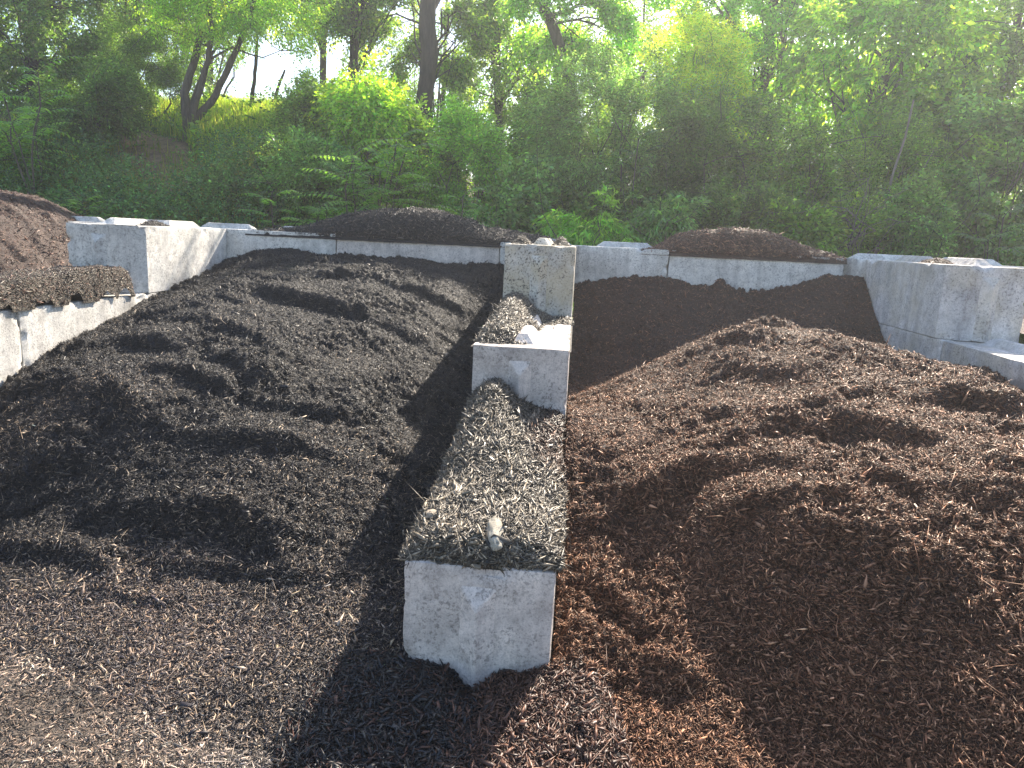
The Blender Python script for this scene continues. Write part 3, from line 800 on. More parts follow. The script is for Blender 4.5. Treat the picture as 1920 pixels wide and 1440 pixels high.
def build_blocks():
    C, T, P, S = MAT['concrete'], MAT['concrete_tan'], MAT['concrete_pale'], MAT['concrete_streak']
    # middle wall, three steps
    block(0, 2.66 + .9075, 0, "nearest concrete block at bottom centre, grey front with a pale triangle", C, seed=3, chamfer=())
    block(0, 4.47 + .9075, 1, "concrete block forming the second step of the middle wall", C, seed=11)
    block(0, 6.25 + .9075, 2, "tall tan stained concrete block at the top step of the middle wall", T, seed=19)
    # left wall
    block(-3.915, 6.28 + .9075, 2, "sunlit concrete block atop the left wall with a cut-off corner", P, seed=27, chamfer=((1, -1, .24),))
    block(-3.915, 4.90 + .9075, 1, "long low concrete block of the left wall under the thick mulch heap", P, seed=31)
    block(-3.915, 3.07 + .9075, 1, "concrete block of the left wall cut by the left edge of the photo", P, seed=35)
    # right wall
    block(3.635, 6.25 + .9075, 2, "tall streaked concrete block at the corner of the right wall", S, seed=43, chamfer=((-1, -1, .13),))
    block(3.635, 6.25 + .9075, 1, "concrete block under the tall streaked block of the right wall", S, seed=47)
    block(3.635, 4.42 + .9075, 1, "low concrete block with a sunlit top and a dark tide-mark at the right edge", MAT['concrete_wet'], seed=51)
    # back wall, top course
    yb = 8.10 + .30
    names = ["back wall block behind the sunlit left block", "back wall block left of the joint under the black mound",
             "back wall block under the right end of the black mound", "back wall block just right of the tall middle block",
             "back wall block under the brown mound", "back wall block behind the tall streaked right block"]
    xs = [-5.10, -3.275, -1.445, .385, 2.215, 4.045]
    for i, (x, nm) in enumerate(zip(xs, names)):
        block(x, yb + (.0, -.004, .006, -.012, .004, -.03)[i], 2, nm, P if i != 2 else C, along='x', seed=60 + 4 * i, tongue=False, notch=False,
              chamfer=((-1, 1, .16),) if i == 5 else (), group="concrete blocks of the back wall")

build_blocks()

# ------------------------------------------------------------------ vegetation
def unit(v):
    return v / (np.linalg.norm(v, axis=-1, keepdims=True) + 1e-9)

def sprays(P, D, nl, spray_len, leaf_l, leaf_w, ang, droop, col, flat=.35, curl=.25, jitter=.45, vary=.38, termin=True):
    """leaves set along twigs. P, D: twig starts and directions (n,3); nl leaves per twig, alternating sides"""
    n = len(P)
    D = unit(D)
    upv = np.tile(np.array([[0, 0, 1.0]]), (n, 1)) + rng.normal(0, flat, (n, 3))
    S = unit(np.cross(D, upv)); U = np.cross(S, D)
    t = (np.arange(nl) + .6) / nl
    sl = np.asarray(spray_len) * rng.uniform(.7, 1.25, n)
    sgn = np.where(np.arange(nl) % 2 == 0, 1.0, -1.0)
    pos = P[:, None, :] + D[:, None, :] * (t[None, :, None] * sl[:, None, None])
    pos[:, :, 2] -= droop * (t[None, :] ** 2) * sl[:, None]
    ax = unit(D[:, None, :] - np.array([0, 0, 1.0]) * (droop * 1.6 * t)[None, :, None])
    a = ang * (1 - .45 * t)[None, :, None]
    if termin: a = a * np.where(np.arange(nl) == nl - 1, .15, 1.0)[None, :, None]
    ld = ax * np.cos(a) + S[:, None, :] * sgn[None, :, None] * np.sin(a)
    ld = unit(ld + rng.normal(0, jitter * .5, (n, nl, 3)) - np.array([0, 0, curl]))
    ln = unit(U[:, None, :] + rng.normal(0, jitter, (n, nl, 3)))
    ls = unit(np.cross(ld, ln)); ln = np.cross(ls, ld)
    shape = 1 - .45 * np.abs(t - .45) * 1.6
    LL = leaf_l * shape[None, :] * rng.uniform(.7, 1.25, (n, nl)); WW = LL * (leaf_w / leaf_l)
    pos, ld, ls, ln = [q.reshape(-1, 3) for q in (pos, ld, ls, ln)]
    LL = LL.reshape(-1, 1); WW = WW.reshape(-1, 1)
    k = len(pos)
    tip = pos + ld * LL - ln * LL * .16
    mid = pos + ld * LL * .45
    v = np.stack([pos, mid + ls * WW * .5 + ln * WW * .14, tip, mid - ls * WW * .5 + ln * WW * .14, mid], 1).reshape(-1, 3)
    f = np.array([[0, 4, 1], [1, 4, 2], [0, 3, 4], [3, 2, 4]])
    faces = (np.arange(k)[:, None, None] * 5 + f[None]).reshape(-1, 3)
    c = np.repeat(np.broadcast_to(np.asarray(col, float), (n, 3)), nl, 0) * rng.lognormal(0, vary, (k, 1)) * (1 + rng.normal(0, .08, (k, 3)))
    return v, faces, np.repeat(np.clip(c, .004, .7), 5, 0)

def merge(parts):
    v, f, c, n = [], [], [], 0
    for a, b, d in parts:
        v.append(a); f.append(b + n); c.append(d); n += len(a)
    return np.vstack(v), np.vstack(f), np.vstack(c)

def tube(pts, r0, r1, sides=6, wob=0.0):
    pts = np.asarray(pts, float); n = len(pts)
    tg = unit(np.gradient(pts, axis=0))
    a = unit(np.cross(tg, np.array([.3, .9, .2]))); b = np.cross(tg, a)
    th = np.linspace(0, 2 * np.pi, sides, endpoint=False)
    rr = np.linspace(r0, r1, n) * (1 + wob * rng.normal(0, 1, n))
    v = pts[:, None, :] + rr[:, None, None] * (np.cos(th)[None, :, None] * a[:, None, :] + np.sin(th)[None, :, None] * b[:, None, :])
    i = np.arange(n - 1)[:, None] * sides + np.arange(sides)[None, :]
    j = np.arange(n - 1)[:, None] * sides + (np.arange(sides)[None, :] + 1) % sides
    f = np.stack([i, j, j + sides, i + sides], -1).reshape(-1, 4)
    return v.reshape(-1, 3), f

def bend(p0, p1, n=7, wig=.06, sag=0.0):
    p0 = np.asarray(p0, float); p1 = np.asarray(p1, float)
    t = np.linspace(0, 1, n)[:, None]
    L = np.linalg.norm(p1 - p0)
    p = p0 + (p1 - p0) * t
    w = rng.normal(0, wig * L, (n, 3)) * np.sin(t * np.pi)
    w = (w + np.roll(w, 1, 0)) / 2
    p = p + w; p[:, 2] += sag * L * np.sin(t[:, 0] * np.pi)
    p[0] = p0; p[-1] = p1
    return p

def tubes_mesh(name, lst, mat, parent):
    v, f, n = [], [], 0
    for a, b in lst:
        v.append(a); f.append(b + n); n += len(a)
    me = raw_mesh(name, np.vstack(v), np.vstack(f), 4, mat, smooth_faces=True)
    return link(name, me, parent)

GREENS = {
    'mid': [(.045, .085, .022), (.06, .105, .028), (.04, .075, .022), (.075, .12, .03)],
    'dark': [(.028, .055, .018), (.035, .066, .022), (.045, .08, .026)],
    'lime': [(.10, .16, .032), (.13, .185, .035), (.08, .14, .03)],
    'blue': [(.045, .09, .04), (.06, .11, .05), (.05, .085, .035)],
    'fresh': [(.07, .14, .03), (.09, .16, .035), (.06, .12, .03)],
}
SPECIES = {   # nl, spray length, leaf l, leaf w, angle, droop
    'broad': (7, .38, .105, .055, 1.0, .25),
    'small': (9, .32, .068, .034, .9, .15),
    'feather': (12, .38, .080, .022, .85, .22),
    'lance': (9, .38, .125, .030, .6, .55),
    'fine': (9, .28, .048, .026, .9, .1),
    'big': (6, .42, .14, .072, .9, .45),
}

def clump_points(n, c, r, seed, hollow=.35, thin=.0, power=.45):
    """points in an ellipsoid, gathered by noise into clumps with gaps between"""
    out = np.zeros((0, 3)); tries = 0
    while len(out) < n and tries < 14:
        d = unit(rng.normal(0, 1, (n * 3, 3)))
        rad = rng.uniform(hollow, 1, n * 3) ** power
        lump = .82 + .75 * perlin(d[:, 0] * 2.3 + seed, d[:, 1] * 2.3 + d[:, 2] * 2.3, seed)
        q = d * (rad * lump)[:, None] * np.asarray(r)[None] + np.asarray(c)[None]
        g = perlin(q[:, 0] * 1.6 + q[:, 1] * .5, q[:, 2] * 1.6 - q[:, 1] * .9, seed + 3) + .5 * perlin(q[:, 0] * 3.7, q[:, 2] * 3.7 + q[:, 1] * 2, seed + 4)
        out = np.vstack([out, q[g > thin - .06]]); tries += 1
    return out[:n]

QV = 1.45
def foliage(name, n_spray, c, r, species, greens, parent, seed, thin=0.0, hollow=.3, extra=None, upb=.25, mat='leaf', sunlit_tint=.0):
    n_spray = int(n_spray * QV)
    nl, sl, ll, lw, ang, droop = SPECIES[species]
    P = clump_points(n_spray, c, r, seed, hollow, thin)
    if extra is not None: P = np.vstack([P, extra])
    D = unit(unit((P - np.asarray(c)) / np.asarray(r)) + np.array([0, 0, upb]) + rng.normal(0, .55, P.shape))
    P = P - D * sl * .5
    n_spray = len(P)
    pal = np.array(GREENS[greens])
    g = perlin(P[:, 0] * .9 + 5, P[:, 2] * .9 + P[:, 1] * .6, seed + 9)
    g = g + .5 * perlin(P[:, 0] * 2.4, P[:, 2] * 2.4 + P[:, 1], seed + 11)
    idx = np.clip(((g + .6) / 1.2 * len(pal) + rng.normal(0, .5, len(P))).astype(int), 0, len(pal) - 1)
    col = pal[idx] * np.array([2.8, 2.45, 2.1])
    if sunlit_tint:
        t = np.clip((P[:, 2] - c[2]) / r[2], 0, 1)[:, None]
        col = col * (1 + sunlit_tint * t * np.array([[1.2, .8, .2]]))  # sunlight on the upper leaves put into their colour, yellower upward
    v, f, cc = sprays(P, D, nl, sl, ll, lw, ang, droop, col)
    me = raw_mesh(name, v, f, 3, MAT[mat], cc)
    return link(name, me, parent), P

def limbs(base, tops, P, r0, n, twig_n=40, mat='bark', parent=None, name="branches"):
    """limbs from stem points out to points of the crown"""
    L = []
    tops = np.asarray(tops)
    for k in range(n):
        q = P[rng.integers(len(P))]
        low = tops[tops[:, 2] < q[2]]
        s = low[rng.integers(max(0, len(low) - 4), len(low))] if len(low) else tops[0]
        pts = bend(s, q, 7, .07, .06)
        L.append(tube(pts, r0 * rng.uniform(.5, 1), r0 * .12, 5))
        for _ in range(3):
            a = pts[rng.integers(2, 7)]
            d = q + rng.normal(0, .45, 3)
            L.append(tube(bend(a, d, 5, .08), r0 * .28, r0 * .06, 4))
    return tubes_mesh(name, L, MAT[mat], parent)

def tree(label, x, y, stems, c, r, species, greens, n_spray, seed, trunk_r=.12, n_limb=16, thin=0.0, mat='leaf', bark='bark', group=None, name="tree", hollow=.3, sunlit_tint=0, upb=.25, cat="tree"):
    """stems: list of polylines (absolute points)"""
    z0 = float(terrain_z(np.array(x), np.array(y))) - .05
    o = empty(name, (x, y, z0)); tag(o, label, cat, group)
    base = np.array([x, y, z0])
    T = []; tops = []
    for i, (pl, ra, rb) in enumerate(stems):
        pl = np.array(pl, float)
        pts = []
        for a, b in zip(pl[:-1], pl[1:]):
            pts += list(bend(a, b, 6, .025))[:-1]
        pts.append(pl[-1]); pts = np.array(pts)
        T.append(tube(pts - base, ra, rb, 9, .05)); tops += list(pts[len(pts) // 3:] - base)
    tubes_mesh("trunk", T, MAT[bark], o)
    if n_spray:
        fo, P = foliage("crown", n_spray, np.array(c) - base, r, species, greens, o, seed, thin, hollow, mat=mat, sunlit_tint=sunlit_tint, upb=upb)
        if n_limb: limbs(base * 0, tops, P, trunk_r * .45, n_limb, mat=bark, parent=o)
    return o

def bush(label, x, y, c_z, r, species, greens, n_spray, seed, n_limb=9, thin=0.0, mat='leaf', group="bushes behind the back wall", name="bush", sunlit_tint=0, cx=None, upb=.25, hollow=.25):
    z0 = float(terrain_z(np.array(x), np.array(y))) - .05
    o = empty(name, (x, y, z0)); tag(o, label, "bush", group)
    c = np.array([(cx if cx is not None else x) - x, 0, c_z - z0])
    fo, P = foliage("foliage", n_spray, c, r, species, greens, o, seed, thin, hollow, mat=mat, sunlit_tint=sunlit_tint, upb=upb)
    st = [np.array([rng.normal(0, .08), rng.normal(0, .08), 0]) + np.array([0, 0, (c_z - z0)]) * t for t in (0, .3, .6)]
    limbs(None, st, P, .028, n_limb, mat='bark', parent=o, name="stems")
    return o

def frond_plant(label, x, y, z_base, height, n_frond, frond_len, seed, greens='fresh', spread=.5, leaflet=.10, pairs=11, group="feathery sumac plants behind the wall", stems=3):
    """tree-of-heaven or sumac: upright stems, long arching feather leaves at their tops"""
    z0 = z_base
    o = empty("sumac_plant", (x, y, z0)); tag(o, label, "sumac plant", group)
    L = []; parts = []
    pal = np.array(GREENS[greens])
    V, F, Cc, nn = [], [], [], 0
    for s in range(stems):
        top = np.array([rng.normal(0, spread * .5), rng.normal(0, spread * .35), height * rng.uniform(.55, 1.0)])
        L.append(tube(bend((rng.normal(0, .06), rng.normal(0, .06), 0), top, 6, .03), .016, .009, 5))
        k = n_frond // stems
        for i in range(k):
            az = i * 2.4 + rng.uniform(0, .6)
            h = top * (1 - .42 * (i / k)); h = h.copy()
            fl = frond_len * rng.uniform(.7, 1.1)
            el = .75 - .5 * (i / k) + rng.normal(0, .12)
            d = np.array([math.cos(az) * math.cos(el), math.sin(az) * math.cos(el), math.sin(el)])
            t = np.linspace(0, 1, pairs + 2)
            pts = h + d * (t * fl)[:, None]; pts[:, 2] -= rng.uniform(.32, .6) * fl * t ** 2; pts[:, :2] += rng.normal(0, .05, 2) * fl * (t ** 2)[:, None]
            L.append(tube(pts, .005, .002, 3))
            tg = unit(np.gradient(pts, axis=0))[2:]
            S = unit(np.cross(tg, np.array([0, 0, 1.0]))); U = np.cross(S, tg)
            q = pts[2:]; tt = t[2:]
            col = pal[rng.integers(len(pal))]
            for sg in (1, -1):
                ld = unit(tg * .42 + S * sg - np.array([0, 0, .32]) + rng.normal(0, .06, q.shape))
                ln = unit(U + rng.normal(0, .15, q.shape)); ls = unit(np.cross(ld, ln)); ln = np.cross(ls, ld)
                ll = (leaflet * np.sin(np.clip(tt * .8 + .22, 0, 1) * np.pi) ** .5 * rng.uniform(.85, 1.15, len(q)))[:, None]
                w = ll * .27
                mid = q + ld * ll * .4
                v = np.stack([q, mid + ls * w * .5 + ln * w * .1, q + ld * ll - ln * ll * .12, mid - ls * w * .5 + ln * w * .1, mid], 1).reshape(-1, 3)
                f = (np.arange(len(q))[:, None, None] * 5 + np.array([[0, 4, 1], [1, 4, 2], [0, 3, 4], [3, 2, 4]])[None]).reshape(-1, 3)
                V.append(v); F.append(f + nn); nn += len(v)
                Cc.append(np.repeat(np.clip(col * 1.8 * rng.lognormal(0, .15, (len(q), 1)), .01, .6), 5, 0))
    link("fronds", raw_mesh("fronds", np.vstack(V), np.vstack(F), 3, MAT['leaf'], np.vstack(Cc)), o)
    tubes_mesh("stems", L, MAT['bark'], o)
    return o

def blades(name, n, region, hgt, pal, label, wid=.006, dens=None, mat='leaf_thin', lean=.35):
    x0, x1, y0, y1 = region
    x = rng.uniform(x0, x1, n * 3); y = rng.uniform(y0, y1, n * 3)
    p = dens(x, y) if dens is not None else np.ones_like(x)
    k = rng.uniform(0, 1, n * 3) < p
    x, y = x[k][:n], y[k][:n]; n = len(x)
    z = terrain_z(x, y) - .01
    h = rng.uniform(hgt[0], hgt[1], n)
    a = rng.uniform(0, 2 * np.pi, n); l = rng.normal(0, lean, n)
    d = np.stack([np.cos(a) * l, np.sin(a) * l, np.ones(n)], -1)
    s = np.stack([-np.sin(a), np.cos(a), 0 * a], -1)
    b = np.stack([x, y, z], -1)
    w = (wid * rng.uniform(.6, 1.4, n))[:, None]; hh = h[:, None]
    m = b + d * hh * .55; t = b + d * hh * np.array([1.5, 1.5, .95])
    v = np.stack([b - s * w, b + s * w, m + s * w * .8, m - s * w * .8, t], 1).reshape(-1, 3)
    f = (np.arange(n)[:, None, None] * 5 + np.array([[0, 1, 2], [0, 2, 3], [3, 2, 4]])[None]).reshape(-1, 3)
    pal = np.array(pal); c = pal[rng.integers(len(pal), size=n)] * rng.lognormal(0, .2, (n, 1))
    o = link(name, raw_mesh(name, v, f, 3, MAT[mat], np.repeat(np.clip(c, .01, .8), 5, 0)))
    tag(o, label, "grass", kind="stuff")

def groundcover(name, label, n, region, dens, species, greens, hgt=.3, mat='leaf'):
    x0, x1, y0, y1 = region
    x = rng.uniform(x0, x1, n * 4); y = rng.uniform(y0, y1, n * 4)
    k = rng.uniform(0, 1, n * 4) < dens(x, y)
    x, y = x[k][:n], y[k][:n]
    z = terrain_z(x, y) + rng.uniform(0, 1, len(x)) ** 1.3 * hgt * (.6 + .9 * np.clip(perlin(x * 1.4, y * 1.4, 140) + .4, 0, 1))
    P = np.stack([x, y, z], -1)
    D = unit(rng.normal(0, .7, P.shape) + np.array([0, -.1, .7]))
    nl, sl, ll, lw, ang, droop = SPECIES[species]
    pal = np.array(GREENS[greens])
    g = perlin(x * .8, y * .8, 141)
    idx = np.clip(((g + .6) / 1.2 * len(pal) + rng.normal(0, .7, len(x))).astype(int), 0, len(pal) - 1)
    v, f, c = sprays(P, D, nl, sl, ll, lw, ang, droop, pal[idx] * 1.5)
    o = link(name, raw_mesh(name, v, f, 3, MAT[mat], c))
    tag(o, label, "weeds", kind="stuff")

def build_vegetation():
    G = "bushes behind the back wall"; TG = "trees on the bank behind the bins"
    # --- trees
    tree("multi-stemmed tree on the grassy bank, its bare trunks fanning out from one foot", -7.16, 14,
         [([(-7.16, 14, 3.3), (-7.17, 14, 3.75), (-7.22, 14, 4.25), (-6.99, 14.1, 5.06), (-6.8, 14.2, 6.0)], .125, .035),
          ([(-7.12, 14, 3.6), (-6.98, 13.9, 3.97), (-6.63, 13.8, 4.8), (-6.5, 13.7, 5.4), (-6.6, 13.7, 6.3)], .07, .03),
          ([(-7.05, 14, 3.75), (-6.6, 14, 4.25), (-6.33, 14, 4.75), (-5.95, 14.1, 5.6), (-5.8, 14.2, 6.4)], .075, .035),
          ([(-7.15, 14, 3.9), (-7.02, 14.2, 4.5), (-6.85, 14.3, 5.0), (-6.9, 14.4, 5.8)], .045, .02)],
         (-6.4, 14.0, 6.15), (2.25, 1.5, 1.4), 'small', 'fresh', 3800, 201, trunk_r=.07, n_limb=22, thin=.02, bark='bark', group=TG, mat='leaf_thin', hollow=.1)
    tree("tall straight tree with the thickest dark trunk, left of the photo's centre", -2.95, 15.5,
         [([(-2.95, 15.5, .6), (-2.93, 15.5, 4.0), (-2.92, 15.5, 6.4), (-2.9, 15.5, 10.5)], .21, .13)],
         (-2.9, 16.5, 6.4), (2.1, 1.0, 2.4), 'broad', 'mid', 2300, 205, trunk_r=.10, n_limb=30, thin=.24, bark='bark_dark', group=TG, hollow=.15)
    tree("slim dark tree left of the thickest trunk", -4.75, 16.5, [([(-4.7, 16.5, 2.5), (-4.72, 16.5, 5.5), (-4.78, 16.5, 8.5)], .12, .07)],
         (-4.7, 16.6, 6.9), (1.35, 1.2, 1.7), 'broad', 'mid', 1300, 209, n_limb=20, thin=.15, bark='bark_dark', group=TG, hollow=.1)
    tree("dark broadleaf tree filling the top left corner", -11.7, 16, [([(-11.7, 16, 3), (-11.6, 16, 8.2)], .14, .07)],
         (-11.4, 16, 5.8), (2.4, 1.5, 2.2), 'broad', 'dark', 3800, 213, n_limb=18, thin=.0, bark='bark_dark', group=TG)
    tree("dark green tree between the corner tree and the multi-stemmed tree", -10.0, 17, [([(-10.0, 17, 3.5), (-9.9, 17, 8.5)], .12, .06)],
         (-9.8, 17, 6.4), (1.6, 1.3, 2.4), 'small', 'dark', 3000, 217, n_limb=18, thin=.06, bark='bark_dark', group=TG)
    tree("tree with a trunk leaning left at the top centre", -.3, 15, [([(.15, 15, 3.0), (.0, 15, 4.9), (-.36, 15, 5.75), (-.72, 15, 6.4), (-1.2, 15, 7.6)], .14, .08)],
         (.1, 15.2, 6.4), (1.9, 1.2, 1.6), 'broad', 'fresh', 2900, 221, n_limb=22, thin=.12, bark='bark', group=TG)
    tree("thin dark tree between the thickest trunk and the leaning one", -1.75, 17.5, [([(-1.7, 17.5, .8), (-1.75, 17.5, 5.6), (-1.75, 17.5, 8.4)], .11, .06)],
         (-1.7, 17.6, 6.1), (1.3, 1.0, 2.1), 'broad', 'mid', 1500, 225, n_limb=20, thin=.14, bark='bark_dark', group=TG)
    tree("leafy tree right of the leaning trunk with small gaps of sky", 3.6, 15.3, [([(3.6, 15.3, .4), (3.7, 15.3, 5), (3.8, 15.3, 8)], .12, .06)],
         (3.5, 15.3, 5.9), (2.0, 1.2, 2.2), 'broad', 'fresh', 3800, 229, n_limb=20, thin=.06, group=TG)
    tree("large-leaved bright green tree at the upper right", 5.4, 13.8, [([(4.9, 13.8, .3), (5.2, 13.8, 3.2), (5.5, 13.8, 7.4)], .10, .05)],
         (5.4, 13.8, 5.4), (1.8, 1.0, 2.1), 'big', 'fresh', 2700, 233, n_limb=20, thin=.04, group=TG, mat='leaf_thin')
    tree("tree in the top right corner with loose pale leaves", 7.9, 15, [([(7.9, 15, .3), (7.8, 15, 4), (7.9, 15, 8)], .12, .05)],
         (7.9, 15, 5.5), (2.0, 1.2, 2.6), 'broad', 'mid', 3800, 237, n_limb=20, thin=.06, group=TG)
    tree("backlit tree behind the multi-stemmed tree, right side", -6.1, 18.6, [([(-6.1, 18.6, 4), (-6.2, 18.6, 9)], .10, .05)],
         (-6.3, 18.6, 7.9), (1.8, 1.2, 1.5), 'broad', 'lime', 1700, 241, n_limb=16, thin=.12, group=TG, mat='leaf_thin')
    tree("thin bare leaning stem in the gap of sky, the left one", -6.8, 16, [([(-6.84, 16, 4.0), (-6.78, 16, 4.6), (-6.69, 16, 5.2), (-6.6, 16, 6.4)], .05, .03)],
         (-6.6, 16, 6.5), (.7, .6, .6), 'small', 'mid', 330, 245, n_limb=6, thin=.0, bark='bark_dark', group=TG)
    tree("short crooked dead stem in the gap of sky, the right one", -6.48, 16.1, [([(-6.50, 16.1, 4.0), (-6.33, 16.1, 4.5), (-6.27, 16.1, 4.75), (-6.1, 16.1, 5.15)], .05, .022)],
         (-6.1, 16.1, 5.2), (.3, .3, .3), 'small', 'mid', 0, 249, n_limb=0, bark='bark_dark', group=TG)
    # --- far trees closing the wood
    far = [("dark far tree seen between the two left trunks", -4.0, 23, 7.2, (2.2, 1.5, 3.0), 'dark', 1000, .22),
           ("far tree behind the thickest trunk", -1.2, 24, 6.6, (2.4, 1.5, 3.2), 'mid', 1000, .24),
           ("far tree behind the leaning trunk", 1.6, 22, 6.6, (2.0, 1.5, 3.0), 'mid', 1700, .06),
           ("far tree behind the leafy tree at the right", 5.0, 21, 6.2, (2.3, 1.5, 3.2), 'dark', 2200, .02),
           ("far tree behind the large-leaved tree", 8.3, 20, 5.8, (2.3, 1.5, 3.2), 'mid', 2200, .02),
           ("far tree at the right edge behind the corner tree", 12.0, 21, 5.8, (2.6, 1.5, 3.4), 'dark', 2200, .0),
           ("far dark tree behind the top left trees", -14.5, 21, 7.6, (2.6, 1.5, 3.2), 'dark', 2000, .0),
           ("far tree between the top left trees and the bank", -11.2, 22.5, 8.2, (2.2, 1.5, 2.6), 'dark', 1700, .04)]
    for i, (lb, x, y, cz, r, g, n, th) in enumerate(far):
        tree(lb, x, y, [([(x, y, .5), (x + .1, y, cz + r[2] * .9)], .10, .02)], (x, y, cz), r, 'broad', g, n, 260 + 4 * i, n_limb=14, thin=th, bark='bark_dark', group="far trees of the wood", hollow=.1)
    # --- the mass of the wood behind
    n = 15000
    P = np.stack([rng.uniform(-22, 20, n * 3), rng.uniform(24, 31, n * 3), rng.uniform(.2, 8, n * 3)], -1)
    g = fbm(P[:, 0] * .5, P[:, 2] * .6 + P[:, 1] * .3, 3, 160)
    gap = (P[:, 0] < -8) * (P[:, 0] > -13) * (P[:, 2] > 4)
    P = P[(g > -.15 + .05 * P[:, 2]) & ~gap.astype(bool)][:n]
    pal = np.array(GREENS['mid'] + GREENS['dark'])
    v, f, c = sprays(P, rng.normal(0, 1, P.shape) + np.array([0, 0, .3]), 7, .7, .17, .10, 1.0, .25, pal[rng.integers(len(pal), size=len(P))])
    tag(link("far_woodland", raw_mesh("far_woodland", v, f, 3, MAT['leaf'], c)), "far-off mass of the wood behind the trees", "woodland", kind="stuff")
    # --- bushes
    bush("tall dark feathery bush behind the middle wall, the largest of the bushes", .75, 11.6, 3.1, (1.6, 1.0, 1.65), 'feather', 'blue', 5200, 301, 16)
    bush("dark feathery bush right of the largest one", 2.2, 11.5, 3.0, (1.1, .9, 1.35), 'feather', 'dark', 3300, 305, 12)
    bush("tall bush with sunlit yellow-green feathery top, right of centre", 2.2, 13.3, 4.5, (1.05, .9, 1.35), 'feather', 'lime', 3000, 309, 12, mat='leaf_thin', sunlit_tint=.5)
    bush("upright small-leaved bush with light tips behind the brown mound", 3.3, 11.2, 2.7, (.9, .8, 1.25), 'small', 'mid', 2900, 313, 12)
    bush("fine-leaved bush with a leaning bare stem in front of it", 4.7, 11.6, 2.8, (.95, .8, 1.3), 'fine', 'mid', 3600, 317, 12)
    bush("broad-leaved dark bush at the right edge", 6.3, 11.2, 2.9, (.95, .8, 1.45), 'broad', 'blue', 2600, 321, 12)
    bush("pale green bush under the thickest trunk", -1.5, 11.9, 2.9, (.85, .7, 1.25), 'small', 'fresh', 2900, 325, 10)
    bush("low dark bush right of the little fern-leaved plant", -.75, 10.7, 2.2, (.75, .6, .85), 'broad', 'blue', 1500, 329, 9)
    bush("dark bush on the bank left of the dirt patch", -8.1, 12.6, 3.75, (1.0, .8, .85), 'small', 'dark', 2000, 333, 9)
    bush("rounded dark bush at the top of the bank", -8.7, 15, 4.9, (1.2, .9, 1.0), 'fine', 'dark', 3000, 337, 9)
    bush("slender bush at the right foot of the bank", -4.1, 12.2, 3.5, (.7, .6, .85), 'small', 'mid', 1900, 341, 9)
    bush("light leafy bush above the large sumac plant", -3.1, 11.7, 3.55, (.75, .7, .9), 'broad', 'fresh', 1600, 345, 9, mat='leaf_thin', sunlit_tint=.3)
    bush("low round bush behind the right end of the left back wall", -3.6, 10.9, 2.6, (.9, .7, .7), 'small', 'blue', 1900, 349, 9)
    bush("low dense bush behind the brown mound", 2.55, 10.2, 2.1, (.85, .5, .75), 'small', 'dark', 2100, 353, 9)
    bush("low scrubby bush behind the tall streaked block", 3.8, 10.2, 2.0, (.8, .5, .7), 'fine', 'mid', 2200, 357, 9)
    bush("low bush between the scrub and the right sumac plant", 4.75, 10.4, 2.2, (.6, .5, .75), 'small', 'blue', 1400, 361, 9)
    bush("dark filler bush low behind the middle block", .9, 10.9, 2.0, (1.2, .6, .8), 'broad', 'dark', 2000, 365, 9)
    bush("drooping long-leaved bush behind the middle block", .55, 9.75, 2.05, (.85, .35, .55), 'lance', 'fresh', 620, 369, 9, upb=-.1)
    bush("drooping long-leaved bush left of the brown mound", 1.45, 9.85, 2.1, (.6, .35, .50), 'lance', 'blue', 430, 373, 8, upb=-.1)
    bush("leafy bush behind the far left mulch pile", -8.9, 11.4, 2.6, (1.2, .8, .7), 'small', 'mid', 1700, 377, 8)
    bush("dark bush under the leaning tree", -.2, 13.2, 3.3, (1.3, .8, 1.4), 'broad', 'mid', 2300, 381, 9)
    bush("bush behind the fine-leaved one with yellow-green sprays", 5.9, 12.8, 3.6, (1.1, .8, 1.3), 'big', 'mid', 1300, 385, 9)
    bush("bush on the shoulder of the bank below the thickest trunk", -2.4, 12.7, 3.1, (.95, .7, 1.0), 'broad', 'mid', 1500, 389, 9)
    bush("low bush behind the right end of the brown mound", 3.25, 9.95, 1.95, (.6, .4, .6), 'broad', 'mid', 900, 393, 8)
    # --- feather-leaved plants
    frond_plant("large sumac plant with arching feather leaves left of the black mound", -2.5, 9.75, .6, 2.55, 72, .9, 401, 'fresh', .85, .14, 12, stems=7)
    frond_plant("sumac plant lower left of the large one", -3.5, 9.6, .8, 1.75, 40, .7, 403, 'fresh', .6, .12, 11, stems=4)
    frond_plant("little fern-leaved plant peeping over the black mound", -1.05, 9.55, .6, 1.8, 22, .6, 405, 'fresh', .3, .11, 10, stems=2)
    frond_plant("tall light sumac plant at the left edge", -7.9, 10.7, 1.9, 2.05, 48, .85, 407, 'fresh', .75, .125, 11, stems=5)
    frond_plant("small sumac plant beside the far left mulch pile", -6.5, 9.9, 1.5, .85, 18, .6, 409, 'fresh', .45, .10, 10, stems=2)
    frond_plant("sumac plant behind the block at the right edge", 5.2, 9.5, .3, 2.1, 40, .7, 411, 'blue', .6, .12, 11, stems=4)
    frond_plant("sumac sprig among the dark bushes right of centre", 3.0, 10.9, .4, 2.9, 14, .6, 413, 'blue', .3, .10, 10, stems=2)
    frond_plant("sumac plant half hidden in the tall dark bush", 1.2, 10.7, .3, 3.1, 16, .65, 415, 'blue', .6, .10, 10, stems=3)
    # --- bare sticks
    z0 = float(terrain_z(np.array(4.1), np.array(10.6)))
    o = empty("dead_branch", (4.1, 10.6, z0)); tag(o, "bare pale stem leaning right among the bushes", "dead branch")
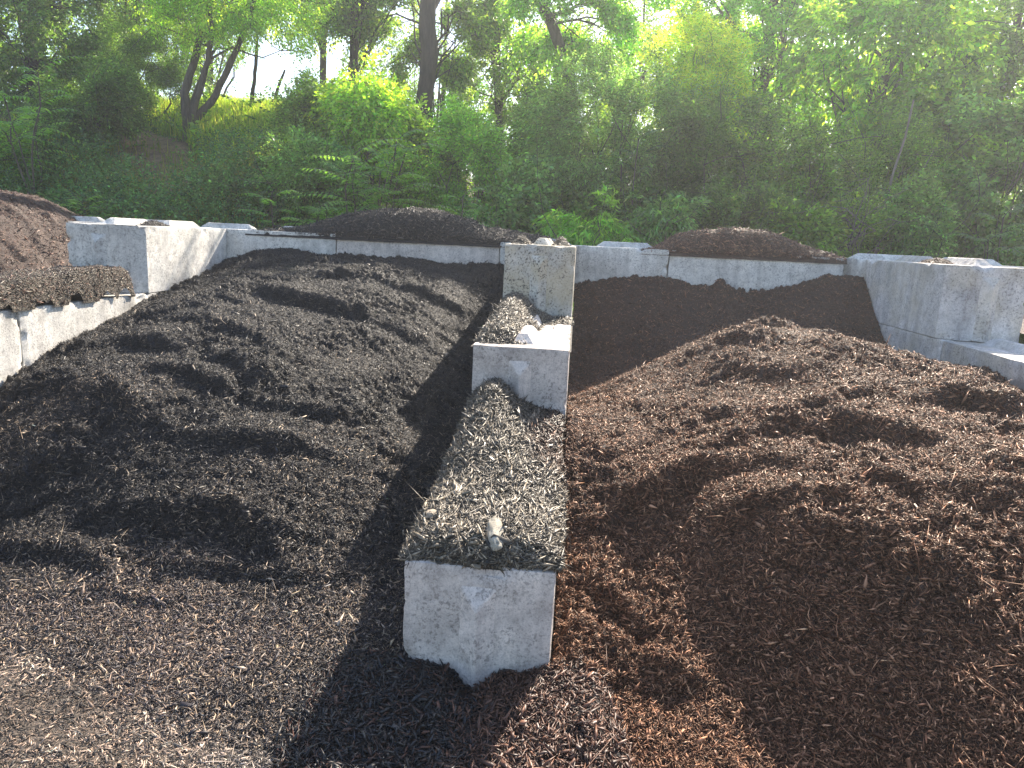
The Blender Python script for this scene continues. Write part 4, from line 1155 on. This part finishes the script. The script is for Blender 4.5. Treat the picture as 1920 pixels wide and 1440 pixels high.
    tubes_mesh("stem", [tube(bend((0, 0, 0), (.5, 0, 3.9 - z0), 9, .01), .028, .012, 6), tube(bend((.28, 0, 2.4), (.9, .1, 3.3), 5, .05), .012, .004, 4)], MAT['twig'], o)
    z0 = float(terrain_z(np.array(3.8), np.array(9.9)))
    o = empty("dead_brush", (3.8, 9.9, z0)); tag(o, "tangle of dry grey twigs behind the tall streaked block", "dead brush")
    L = []
    for i in range(46):
        a = np.array([rng.normal(0, .15), rng.normal(0, .1), rng.uniform(.9, 2.3)])
        b = a + np.array([rng.normal(.05, .5), rng.normal(-.05, .2), rng.uniform(-.3, .8)])
        p = bend(a, b, 7, .07, .12); L.append(tube(p, .007, .002, 4))
        for _ in range(3):
            q = p[rng.integers(2, 7)]; L.append(tube(bend(q, q + rng.normal(0, .2, 3), 5, .09), .004, .0012, 3))
    tubes_mesh("twigs", L, MAT['twig'], o)
    # --- grass and ground cover
    def bank(x, y):
        return (x < -2.2) * smooth(.55, -.1, fbm(x * .7, y * .7, 2, 150)) * 1.0
    dirt = dirt_patch
    blades("tall_grass", 40000, (-10.5, -4.2, 12.5, 18), (.18, .5), [(.18, .30, .045), (.24, .34, .055), (.11, .21, .035), (.30, .33, .11), (.07, .14, .025)],
           "tall sunlit yellow-green grass on the crest of the bank", .008, lambda x, y: smooth(.7, .2, dirt(x, y)) * (.4 + .6 * (y > 13.6)))
    blades("rough_grass", 16000, (-9.5, -1.5, 9.0, 13.2), (.10, .32), [(.09, .13, .03), (.12, .16, .04), (.20, .19, .09)],
           "thin rough grass on the slope of the bank", .006, lambda x, y: .3 + .7 * smooth(.9, .3, dirt(x, y)))
    blades("wall_grass", 9000, (1.5, 6.5, 9.2, 10.4), (.9, 2.0), [(.06, .10, .03), (.09, .13, .04)],
           "long grass growing behind the right back wall", .008, None, 'leaf', .15)
    groundcover("weeds", "low green weeds covering the slope behind the left wall", 9000, (-9.8, -1.6, 9.0, 13.4),
                lambda x, y: smooth(.5, .1, dirt(x, y)) * (.55 + .45 * smooth(12.5, 10.5, y)), 'small', 'blue', .42)
    groundcover("undergrowth", "low leafy undergrowth among the trees of the wood", 6000, (-9, 10, 12.5, 20),
                lambda x, y: smooth(-3.5, -2.0, x) * 1.0 + .12, 'broad', 'mid', .7)

build_vegetation()


# ------------------------------------------------------------------ haze volume added to stand in for lens veiling glare
def build_glare_haze(density):
    bm = bmesh.new()
    bmesh.ops.create_cube(bm, size=1)
    me = bpy.data.meshes.new("glare_haze"); bm.to_mesh(me); bm.free()
    o = link("glare_haze", me, None, (0, 90, 6.5)); o.scale = (304, 304, 16)
    tag(o, kind="stuff")
    m = bpy.data.materials.new("glare_haze"); m.use_nodes = True
    nt = m.node_tree; nt.nodes.clear()
    v = nt.nodes.new("ShaderNodeVolumePrincipled")
    v.inputs["Color"].default_value = (.92, .95, 1, 1)
    v.inputs["Density"].default_value = density
    v.inputs["Anisotropy"].default_value = .55
    out = nt.nodes.new("ShaderNodeOutputMaterial")
    nt.links.new(v.outputs[0], out.inputs["Volume"])
    me.materials.append(m)

build_glare_haze(.0028)
